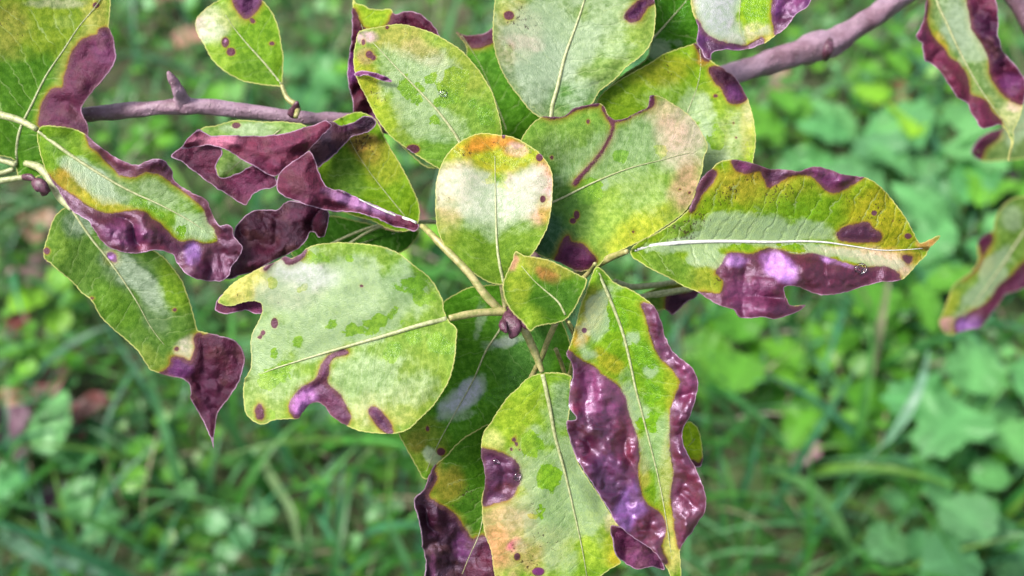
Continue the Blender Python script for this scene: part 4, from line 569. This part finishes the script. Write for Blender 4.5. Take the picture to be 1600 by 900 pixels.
leaf(SK, '1518,240 1528,218 1545,205 1565,200 1575,175 1580,150 1600,130 1640,130 1650,200 1620,240 1570,250 1535,252', '1640,170 1600,195 1560,222 1525,238', .55, (0, 0), .05, 0, tint=(.08, .13, .07), rib=1.4, dead=['1510,245 1520,215 1545,202 1568,198 1560,215 1540,232 1530,255'], dt=(.13, .05, .11), sky_sheen=[(1590, 190, 30, 40, 0, .8)], step=5, label='blurred grey-green leaf behind the top right leaf')
# ------------------------------------------------------------------ water drops
def drop_material():
    t = NT('water'); p = t.n('ShaderNodeBsdfPrincipled', {'Base Color': C4(1, 1, 1), 'Roughness': .02, 'IOR': 1.33, 'Transmission Weight': 1.0}); t.t.links.new(p.outputs[0], t.out.inputs[0]); return t.m
WATER = drop_material()
def water_drop(leafkey, x, y, r, parent_label):
    f = [d for k, d in DF if leafkey in k][0]; z = float(f(np.array([[x, y]]))[0]); R = r * z / FPX
    V = []; F = []; nr, ns = 7, 18
    for i in range(nr):
        a = i / nr * math.pi / 2 * 1.0; hh = math.cos(math.pi / 2 - a); q = math.cos(a)
        for k in range(ns):
            th = 2 * math.pi * k / ns; rr = R * q * (1 + .10 * math.cos(2 * th + x)); V.append(rr * math.cos(th) * AR + rr * math.sin(th) * AU - AF * (hh * R * .55))
    V.append(-AF * R * .55); V.append(AF * R * .2)
    for i in range(nr - 1):
        for k in range(ns): F.append([i * ns + k, i * ns + (k + 1) % ns, (i + 1) * ns + (k + 1) % ns, (i + 1) * ns + k])
    for k in range(ns): F.append([(nr - 1) * ns + k, (nr - 1) * ns + (k + 1) % ns, nr * ns]); F.append([(k + 1) % ns, k, nr * ns + 1])
    c = proj(x, y, z) - AF * R * .05; o = new_obj('water_drop', mk_mesh('water_drop', V, F), None, WATER); o.location = c
    o['label'] = parent_label; o['category'] = 'water drop'
water_drop('upright leaf at the bottom', 808, 744, 7, 'clear water drop on the rounded purple patch of the bottom centre leaf')
water_drop('upright leaf at the bottom', 775, 722, 5.5, 'tiny water drop near the top of the rounded purple patch')
water_drop('large leaf pointing right', 1344, 420, 10, 'pale flat water drop on the purple lower edge of the right-pointing leaf')
water_drop('oval leaf left of top', 692, 146, 7, 'water drop among the bright green marks on the oval leaf')

# ------------------------------------------------------------------ ground
def soil_material():
    t = NT('soil'); co = t.n('ShaderNodeTexCoord').outputs['Object']
    n = t.noise(co, 9, 5, .6); n2 = t.noise(co, 70, 4, .6)
    col = t.mix(t.ss(n, .35, .65), C4(.045, .045, .018), C4(.045, .085, .02)); col = t.mix(t.math('MULTIPLY', t.ss(n2, .5, .7), .5), col, C4(.10, .075, .05))
    b = t.n('ShaderNodeBump', {'Strength': .8, 'Distance': .01, 'Height': n2})
    p = t.n('ShaderNodeBsdfPrincipled', {'Base Color': col, 'Roughness': .9, 'Normal': b}); t.t.links.new(p.outputs[0], t.out.inputs[0]); return t.m
def plant_material(name='meadow_leaf', spec=.5, rough=.38, trans=.3):
    t = NT(name); c = t.attr('tint', True); co = t.n('ShaderNodeTexCoord').outputs['Object']
    rnd = t.n('ShaderNodeObjectInfo').outputs['Random']
    n = t.noise(co, 60, 3, .6); col = t.mix(t.ss(n, .3, .7), t.mix(1.0, c, C4(.7, .75, .7), 'MULTIPLY'), t.mix(1.0, c, C4(1.3, 1.25, 1.3), 'MULTIPLY'))
    col = t.mix(1.0, col, t.mix(rnd, C4(.72, .85, .75), C4(1.2, 1.12, 1.0)), 'MULTIPLY')
    p = t.n('ShaderNodeBsdfPrincipled', {'Base Color': col, 'Roughness': rough, 'Specular IOR Level': spec})
    tr = t.n('ShaderNodeBsdfTranslucent', {'Color': t.mix(1.0, col, C4(1.6, 1.7, .7), 'MULTIPLY')})
    m = t.n('ShaderNodeMixShader', {0: trans, 1: p.outputs[0], 2: tr.outputs[0]}); t.t.links.new(m.outputs[0], t.out.inputs[0]); return t.m
SOIL = soil_material(); MEAD = plant_material('meadow_leaf', .32, .42, .34); DRYM = plant_material('dry_leaf', .4, .55, .1)
def hgt(x, y): return .018 * (vnoise(x * 3.1 + 40, y * 3.1 + 40) - .5) + .008 * (vnoise(x * 11 + 9, y * 11 + 4) - .5)
nx = 90; xs = np.concatenate([[-60, -20, -8], np.linspace(-3, 3, nx), [8, 20, 60]]); ys = np.concatenate([[-60, -20, -8], np.linspace(-2, 5, nx), [10, 22, 60]])
gx, gy = np.meshgrid(xs, ys); gz = hgt(gx, gy); n_ = len(xs)
F = [[j * n_ + i, j * n_ + i + 1, (j + 1) * n_ + i + 1, (j + 1) * n_ + i] for j in range(len(ys) - 1) for i in range(n_ - 1)]
gr = new_obj('ground', mk_mesh('ground', np.stack([gx.ravel(), gy.ravel(), gz.ravel()], 1), F), None, SOIL); gr['kind'] = 'structure'
# ------------------------------------------------------------------ grass: curved blades, denser and longer towards the bottom of the picture
def blades(n, xr, yr, L, Wd, lean, pal, pal_w, seg=5, name='grass', patch=None, z0=0.0, dirn=None):
    r = np.random.default_rng(n)
    x = r.uniform(*xr, n); y = r.uniform(*yr, n)
    if patch is not None:
        k = patch(x, y) > r.random(n); x, y = x[k], y[k]; n = len(x)
    a = r.uniform(0, 2 * math.pi, n) if dirn is None else r.normal(dirn[0], dirn[1], n)
    l = L * r.uniform(.45, 1.25, n); w = Wd * r.uniform(.6, 1.35, n); le = lean * r.uniform(.35, 1.5, n)
    c = np.array(pal)[r.choice(len(pal), n, p=np.array(pal_w) / sum(pal_w))] * r.uniform(.75, 1.3, n)[:, None]
    t = np.linspace(0, 1, seg + 1)
    dx, dy = np.cos(a), np.sin(a); tw = r.normal(0, .5, n)
    ang = np.clip(le[:, None] * (t[None] ** 1.0) * 1.5 + .15, 0, 2.1)
    st = l[:, None] / seg
    hx = np.concatenate([np.zeros((n, 1)), np.cumsum(np.sin(ang[:, 1:]) * st, 1)], 1); hz = np.concatenate([np.zeros((n, 1)), np.cumsum(np.cos(ang[:, 1:]) * st, 1)], 1)
    hz = np.maximum(hz, .004)
    px = x[:, None] + dx[:, None] * hx; py = y[:, None] + dy[:, None] * hx; pz = hgt(x, y)[:, None] + hz + z0
    ww = w[:, None] * np.sin(np.clip(t * .92 + .12, 0, 1) * math.pi) ** .6 * .5 * (1 - t ** 3 * .9)
    sx = -np.sin(a + tw)[:, None] * ww; sy = np.cos(a + tw)[:, None] * ww
    fold = ww * .35
    A = np.stack([px + sx, py + sy, pz + fold], -1); B = np.stack([px, py, pz], -1); Cc = np.stack([px - sx, py - sy, pz + fold], -1)
    V = np.stack([A, B, Cc], 2).reshape(-1, 3); T = np.repeat(c, (seg + 1) * 3, 0)
    base = (np.arange(n) * (seg + 1) * 3)[:, None, None]; k = (np.arange(seg) * 3)[None, :, None]
    q1 = base + k + np.array([0, 1, 4, 3]); q2 = base + k + np.array([1, 2, 5, 4]); F = np.concatenate([q1.reshape(-1, 4), q2.reshape(-1, 4)])
    o = new_obj(name, mk_mesh(name, V, F, cols=dict(tint=T)), None, MEAD); o['kind'] = 'stuff'; return o
GP = [(.020, .095, .020), (.035, .14, .022), (.030, .12, .06), (.060, .17, .07), (.07, .16, .025), (.17, .17, .11)]
lo_ = lambda x, y: np.clip(1.25 - (y - .45) * 1.1, .12, 1) * np.clip(.45 + 1.3 * (vnoise(x * 6 + 3, y * 6 + 8)), 0, 1)
g = blades(30000, (-1.6, 1.6), (-.3, 2.6), .105, .0050, .85, GP, [4, 4, 4, 3, 2, .35], patch=lo_); g['label'] = 'tangled green lawn grass covering the ground below the branch'; g['category'] = 'grass'
g2 = blades(2600, (-1.2, 1.2), (-.2, 1.5), .20, .0075, 1.0, GP, [3, 3, 4, 4, 1, .5], seg=7, name='tall_grass', patch=lambda x, y: np.clip(1.35 - (y - .2) * 1.3, .04, 1) * np.clip(.3 + 1.2 * vnoise(x * 5 + 30, y * 5), 0, 1)); g2['label'] = 'longer arching grass blades lying over the lawn in the lower half'; g2['category'] = 'grass'
g3 = blades(9000, (-3, 3), (-1.5, 4.5), .07, .0045, .8, GP, [3, 4, 3, 2, 3, 1], seg=3, name='short_grass'); g3['label'] = 'short turf spreading out round the tree'; g3['category'] = 'grass'
g4 = blades(1500, (-1.5, 1.5), (-.2, 2.4), .12, .003, 1.1, [(.26, .21, .15), (.20, .15, .12), (.30, .24, .22)], [3, 2, 1], name='dry_stalks'); g4['label'] = 'thin straw-coloured dead stalks caught in the grass'; g4['category'] = 'straw'
# ------------------------------------------------------------------ low ground cover of small rounded leaves
def disc_cover(n, xr, yr, R, pal, name, patch, h=(.01, .05)):
    r = np.random.default_rng(n + 5); x = r.uniform(*xr, n); y = r.uniform(*yr, n)
    k = patch(x, y) > r.random(n); x, y = x[k], y[k]; n = len(x)
    R_ = R * r.uniform(.5, 1.4, n); z = hgt(x, y) + r.uniform(*h, n); c = np.array(pal)[r.integers(0, len(pal), n)] * r.uniform(.7, 1.35, n)[:, None]
    m = 9; a = np.linspace(0, 2 * math.pi, m, endpoint=False)
    rad = 1 + .12 * np.cos(3 * a) ; rad[0] = .45
    ux = np.cos(a) * rad; uy = np.sin(a) * rad * .9
    rot = r.uniform(0, 2 * math.pi, n); tx, ty = r.normal(0, .38, n), r.normal(0, .38, n)
    lx = R_[:, None] * (ux * np.cos(rot)[:, None] - uy * np.sin(rot)[:, None]); ly = R_[:, None] * (ux * np.sin(rot)[:, None] + uy * np.cos(rot)[:, None])
    lz = lx * tx[:, None] + ly * ty[:, None] + .14 * R_[:, None] * (np.abs(uy)[None] * 2 - .6)
    V = np.concatenate([np.stack([x[:, None] + lx, y[:, None] + ly, z[:, None] + lz], -1), np.stack([x, y, z - .12 * R_], -1)[:, None]], 1).reshape(-1, 3)
    b = (np.arange(n) * (m + 1))[:, None, None]; tri = np.array([[i, (i + 1) % m, m] for i in range(m)])[None]
    F = (b + tri).reshape(-1, 3)
    o = new_obj(name, mk_mesh(name, V, F, cols=dict(tint=np.repeat(c, m + 1, 0))), None, MEAD); o['kind'] = 'stuff'; return o
cl = disc_cover(22000, (-1.7, 1.7), (-.3, 2.7), .0085, [(.07, .20, .015), (.05, .17, .03), (.08, .21, .02), (.04, .13, .02), (.08, .21, .07)], 'ground_cover', lambda x, y: np.clip(1.6 * vnoise(x * 4 + 11, y * 4 + 50) - .25 + .35 * (y > .9) + .35 * (x < -.1), 0, 1))
cl['label'] = 'mat of small round-leaved clover in the lawn'; cl['category'] = 'ground cover'
cl2 = disc_cover(5200, (-1.5, 1.5), (-.2, 2.5), .010, [(.10, .26, .06), (.09, .24, .02), (.09, .24, .09), (.06, .17, .02)], 'creeping_weeds', lambda x, y: np.clip(1.7 * vnoise(x * 5 + 77, y * 5 + 5) - .45 + .25 * (x > .1) * (y > .7), 0, 1), (.02, .07))
cl2['label'] = 'patches of broader pale green creeping weed leaves'; cl2['category'] = 'ground cover'
# ------------------------------------------------------------------ weeds one can tell apart
def weed_leaf_mesh(kind, col, nm):
    """leaf lying along +x, 1 unit long, drooping and folded along its rib"""
    if kind == 'lobed':
        th = np.linspace(-2.6, 2.6, 43); rr = .52 * (.62 + .38 * np.abs(np.cos(th * 1.5 * 1.0)) ** .7) * (1 + .10 * np.cos(th * 13)); cx = .42
        P = np.stack([cx + rr * np.cos(th), rr * np.sin(th)], 1); P = np.vstack([[0.02, 0], P]); 
    elif kind == 'ovate':
        t = np.linspace(0, 1, 19); w = .30 * np.sin(math.pi * t ** .75) ** .8; z_ = 1 + .10 * (np.arange(19) % 2 * 2 - 1)
        up = np.stack([t, w * z_], 1); P = np.vstack([up, up[1:-1][::-1] * [1, -1]])
    else:
        th = np.linspace(-2.9, 2.9, 27); rr = .48 * (1 + .07 * np.cos(th * 9)); P = np.vstack([[.06, 0], np.stack([.5 + rr * np.cos(th), rr * np.sin(th)], 1)])
    n = len(P); inner = (P - [.45, 0]) * .55 + [.45, 0]
    V2 = np.vstack([P, inner, [[.45, 0]]]); x, y = V2[:, 0], V2[:, 1]
    z = .22 * np.abs(y) + .10 * x - .26 * x * x + .03 * np.sin(x * 19 + np.abs(y) * 9)
    F = []
    for i in range(n):
        j = (i + 1) % n; F.append([i, j, n + j, n + i]); F.append([n + i, n + j, 2 * n])
    V = np.stack([x, y, z], 1); c = np.tile(np.array(col), (len(V), 1)); c[np.abs(y) < .04] *= 1.35
    me = mk_mesh(nm, V, F, cols=dict(tint=c)); me.materials.append(MEAD); return me
WM = {}
def weed(name, label, px, py, h, kind, col, nl, size, grp=None, rise=.6, phase=0.0):
    key = (kind, col)
    if key not in WM: WM[key] = weed_leaf_mesh(kind, col, 'leaf')
    g = ground_at(px, py, h); base = np.array([g[0], g[1], float(hgt(g[0], g[1]))])
    root = thing(name, label, 'plant', base, grp)
    vs, fs = [], []
    for i in range(nl):
        a = phase + i * 2.399; ly = i / max(1, nl - 1)
        rd = size * (.25 + .55 * ((i % 3) / 2)) ; hh = h * (.55 + .45 * ly)
        tip = np.array([math.cos(a) * rd * .5, math.sin(a) * rd * .5, hh])
        lo = bpy.data.objects.new('leaf', WM[key]); S.collection.objects.link(lo); lo.parent = root
        lo.location = tip; s_ = size * random.uniform(.75, 1.2); lo.scale = (s_, s_, s_)
        lo.rotation_euler = (random.uniform(-.25, .25), random.uniform(-.35, .25), a + random.uniform(-.3, .3))
        p0 = np.zeros(3); o = len(vs)
        for k in range(4):
            t = k / 3; c = p0 * (1 - t) + tip * t; c = c + np.array([0, 0, .2 * hh * math.sin(t * math.pi)])
            for q in range(3):
                b = q * 2.094; vs.append(c + .0012 * np.array([math.cos(b), math.sin(b), 0]))
        for k in range(3):
            for q in range(3): fs.append([o + k * 3 + q, o + k * 3 + (q + 1) % 3, o + k * 3 + 3 + (q + 1) % 3, o + k * 3 + 3 + q])
    st = new_obj('stem', mk_mesh('stem', vs, fs, cols=dict(tint=np.tile((.09, .14, .05), (len(vs), 1)))), root, MEAD); st.location = (0, 0, 0)
MT = (.085, .24, .085); BG = (.075, .22, .02); LM = (.15, .32, .02); BL = (.075, .20, .085); MG = (.06, .19, .02)
W_ = 'weeds growing in the lawn'
weed('weed_plant', 'pale jagged-leaved weed below the blurred leaf at the right edge', 1535, 610, .12, 'lobed', MT, 6, .066, W_, phase=.6)
weed('weed_plant', 'bright yellow-green weed near the top right', 1402, 160, .07, 'lobed', LM, 3, .055, W_)
weed('weed_plant', 'mint green weed just under the hanging top right leaf', 1470, 205, .09, 'lobed', MT, 5, .075, W_, phase=2)
weed('weed_plant', 'clump of broad mint leaves above the large right-hand leaf', 1340, 215, .08, 'ovate', MT, 8, .075, W_, phase=1)
weed('weed_plant', 'mint green weed between branch and large right-hand leaf', 1245, 185, .07, 'ovate', BG, 7, .06, W_, phase=.3)
weed('weed_plant', 'broad-leaved weed right of the pointed tip of the big leaf', 1500, 345, .09, 'ovate', MT, 8, .08, W_, phase=1.7)
weed('weed_plant', 'leafy weed immediately behind the top edge of the large right leaf', 1400, 285, .08, 'lobed', BL, 6, .07, W_, phase=2.2)
weed('weed_plant', 'weed with heart-shaped leaves in the lower right corner', 1560, 850, .10, 'round', BL, 7, .045, W_, phase=.2)
weed('weed_plant', 'round-leaved weed left of the lower right corner', 1440, 800, .08, 'round', BL, 6, .038, W_, phase=1.2)
weed('weed_plant', 'heart-leaved weed beneath the pale jagged weed at right', 1500, 730, .08, 'round', MT, 6, .040, W_, phase=2.6)
weed('weed_plant', 'bright green weed right of the long drooping leaf', 1170, 545, .06, 'round', BG, 5, .055, W_, phase=.9)
weed('weed_plant', 'bright green weed below the ragged end of the large right leaf', 1290, 615, .06, 'ovate', BG, 6, .07, W_, phase=2.9)
weed('weed_plant', 'small vivid green leaf clump below the right leaf tip', 1370, 520, .07, 'round', BG, 4, .045, W_, phase=.5)
weed('weed_plant', 'shiny green weed under the dark lower left leaf', 80, 455, .07, 'round', LM, 5, .034, W_, phase=.4)
weed('weed_plant', 'low green weed at the left edge beside the clover', 40, 560, .06, 'round', BG, 4, .03, W_, phase=1.9)
weed('weed_plant', 'light green weed below the maroon leaf tip', 230, 720, .06, 'round', BG, 5, .03, W_, phase=1.1)
weed('weed_plant', 'bluish green weed left of the bottom leaves', 365, 815, .06, 'round', BL, 5, .028, W_, phase=2.1)
weed('weed_plant', 'broad green weed near the bottom left corner', 65, 720, .07, 'ovate', MT, 5, .07, W_, phase=.8)
weed('weed_plant', 'pale weed seen between small oval leaf and branch', 350, 400, .06, 'round', LM, 3, .028, W_, phase=.1)
weed('weed_plant', 'clover-like weed under the left part of the branch', 225, 215, .05, 'round', BG, 6, .028, W_, phase=1.4)
weed('weed_plant', 'light weed right of the small oval leaf', 480, 110, .05, 'lobed', MT, 5, .05, W_, phase=2.4)
weed('weed_plant', 'weed behind the spur of the branch', 330, 140, .05, 'round', BG, 5, .028, W_, phase=2.0)
weed('weed_plant', 'mid green leafy weed left of the blurred right-hand leaf', 1420, 440, .08, 'ovate', MG, 7, .07, W_, phase=3.0)
weed('weed_plant', 'weed beside the dead tip under the top right leaf', 1560, 275, .08, 'lobed', BG, 5, .065, W_, phase=.7)
weed('weed_plant', 'weed at the top edge right of the thick branch', 1380, 70, .06, 'ovate', BG, 6, .055, W_, phase=1.6)
weed('weed_plant', 'weed below the branch in the gap left of the grey-green leaf', 640, 370, .07, 'round', LM, 3, .035, W_, phase=1.6)
# arched grass blade that stands out at right
def arc_blade(pts, w, col, label):
    P = catmull(np.array(pts, float) * [1, 1, 1000], 12, closed=False) / [1, 1, 1000]
    X = np.array([ground_at(p[0], p[1], p[2]) for p in P]); n = len(X)
    T = np.gradient(X, axis=0); T /= np.linalg.norm(T, axis=1)[:, None]; N = np.cross(T, [0, .3, 1]); N /= np.linalg.norm(N, axis=1)[:, None]
    ww = w * np.sin(np.linspace(.25, 1, n) * math.pi) ** .6 * .5
    V = np.concatenate([X + N * ww[:, None] + [0, 0, .0012], X, X - N * ww[:, None] + [0, 0, .0012]]); F = []
    for i in range(n - 1): F += [[i, i + 1, n + i + 1, n + i], [n + i, n + i + 1, 2 * n + i + 1, 2 * n + i]]
    c = V.mean(0); o = new_obj('grass_blade', mk_mesh('grass_blade', V - c, F, cols=dict(tint=np.tile(np.array(col), (len(V), 1)))), None, MEAD); o.location = c; o['label'] = label; o['category'] = 'grass blade'
arc_blade([(1340, 728, .10), (1385, 690, .14), (1420, 640, .17), (1442, 590, .18), (1450, 545, .16)], .010, (.11, .22, .16), 'single arching blue-green grass blade below the blurred right leaf')
arc_blade([(-20, 820, .02), (60, 870, .06), (160, 895, .06), (260, 925, .02)], .013, (.09, .17, .12), 'wide blue-green blade arching through the bottom left corner')
arc_blade([(1190, 730, .03), (1260, 760, .07), (1310, 820, .07), (1340, 910, .03)], .014, (.08, .19, .06), 'wide green blade curving down right of the bottom leaves')
arc_blade([(400, 690, .02), (420, 740, .06), (455, 800, .07), (470, 880, .04)], .008, (.11, .18, .08), 'slim grass blade hanging below the big torn leaf')
# ------------------------------------------------------------------ fallen leaves
def fallen(px, py, h, L, ang, col, label):
    t = np.linspace(0, 1, 15); w = .34 * np.sin(math.pi * t ** .85) ** .75
    rows = []; 
    for k, q in enumerate([-1, -.5, 0, .5, 1]):
        rows.append(np.stack([t, w * q, .18 * (w * abs(q)) * 2 + .10 * np.sin(t * 7 + q * 2) + .12 * t * t], 1))
    V = np.concatenate(rows) * L; F = []
    for r_ in range(4):
        for i in range(14): F.append([r_ * 15 + i, r_ * 15 + i + 1, (r_ + 1) * 15 + i + 1, (r_ + 1) * 15 + i])
    V2 = V - [0, 0, .0005]; F2 = [[a + len(V) for a in f[::-1]] for f in F]
    c = np.tile(np.array(col), (2 * len(V), 1)); c *= (.8 + .5 * np.array([vnoise(np.array(v[0] * 150), np.array(v[1] * 150)) for v in np.vstack([V, V2])]))[:, None]
    g = ground_at(px, py, h); o = new_obj('fallen_leaf', mk_mesh('fallen_leaf', np.vstack([V, V2]), F + F2, cols=dict(tint=c)), None, DRYM)
    o.location = g; o.rotation_euler = (random.uniform(-.3, .3), random.uniform(-.2, .2), ang); o['label'] = label; o['category'] = 'leaf'; o['group'] = 'fallen leaves on the lawn'
RD = (.10, .022, .022); RB = (.06, .035, .04); PKB = (.11, .045, .045); PUR = (.08, .028, .055); TAN = (.30, .17, .11)
fallen(25, 650, .045, .055, .2, RB, 'brownish red fallen leaf at the left edge, leftmost of its heap')
fallen(60, 625, .05, .05, 1.2, PKB, 'pinkish fallen leaf at the top of the heap at left')
fallen(95, 665, .05, .05, .5, RD, 'red fallen leaf on the right side of the heap at left')
fallen(45, 690, .04, .05, 2.4, PUR, 'purple fallen leaf at the foot of the heap at left')
fallen(75, 650, .055, .045, -.5, PKB, 'salmon fallen leaf in the middle of the heap at left')
fallen(0, 615, .04, .05, -.2, TAN, 'tan fallen leaf cut by the left edge above the heap')
fallen(45, 800, .04, .045, .6, PUR, 'dark purple fallen leaf near the bottom left corner')
fallen(20, 745, .03, .05, 2.0, RB, 'dull brown fallen leaf below the heap at left')
fallen(240, -2, .03, .055, -.1, PKB, 'coral fallen leaf at the top edge left of the small oval leaf')
fallen(5, 520, .04, .03, .8, RD, 'small red fallen leaf at the left edge halfway down')
fallen(10, 440, .03, .06, .4, (.16, .09, .10), 'mauve-brown fallen leaf at left beside the shiny weed')
fallen(1560, 300, .06, .045, 1.2, (.16, .07, .13), 'purple leaf caught in the weeds between the two right-edge leaves')
fallen(270, 65, .03, .05, .1, (.22, .11, .08), 'thin brown fallen leaf above the branch spur')
fallen(600, 395, .03, .07, .9, (.15, .06, .07), 'dark brown fallen leaf seen between big torn leaf and round leaf')
fallen(1235, 720, .05, .035, .4, (.13, .08, .10), 'pale mauve curled leaf in the grass right of the drooping leaf')
fallen(1265, 745, .03, .03, 2.2, (.14, .10, .10), 'small greyish dead leaf lower right in the grass')
fallen(1490, 685, .03, .06, .6, (.008, .004, .008), 'dead leaf blackened and enlarged to stand for the dark gap beside the jagged weed')  # near-black colour stands in for the shaded gap between plants
fallen(1360, 170, .02, .06, .5, (.20, .12, .06), 'tan fallen leaf under the branch at upper right')
fallen(1240, 150, .02, .06, 2.5, (.16, .09, .07), 'brown fallen leaf just below the thick part of the branch')
fallen(90, 370, .03, .06, 2.5, (.14, .09, .06), 'brown fallen leaf left of the dark green leaf')
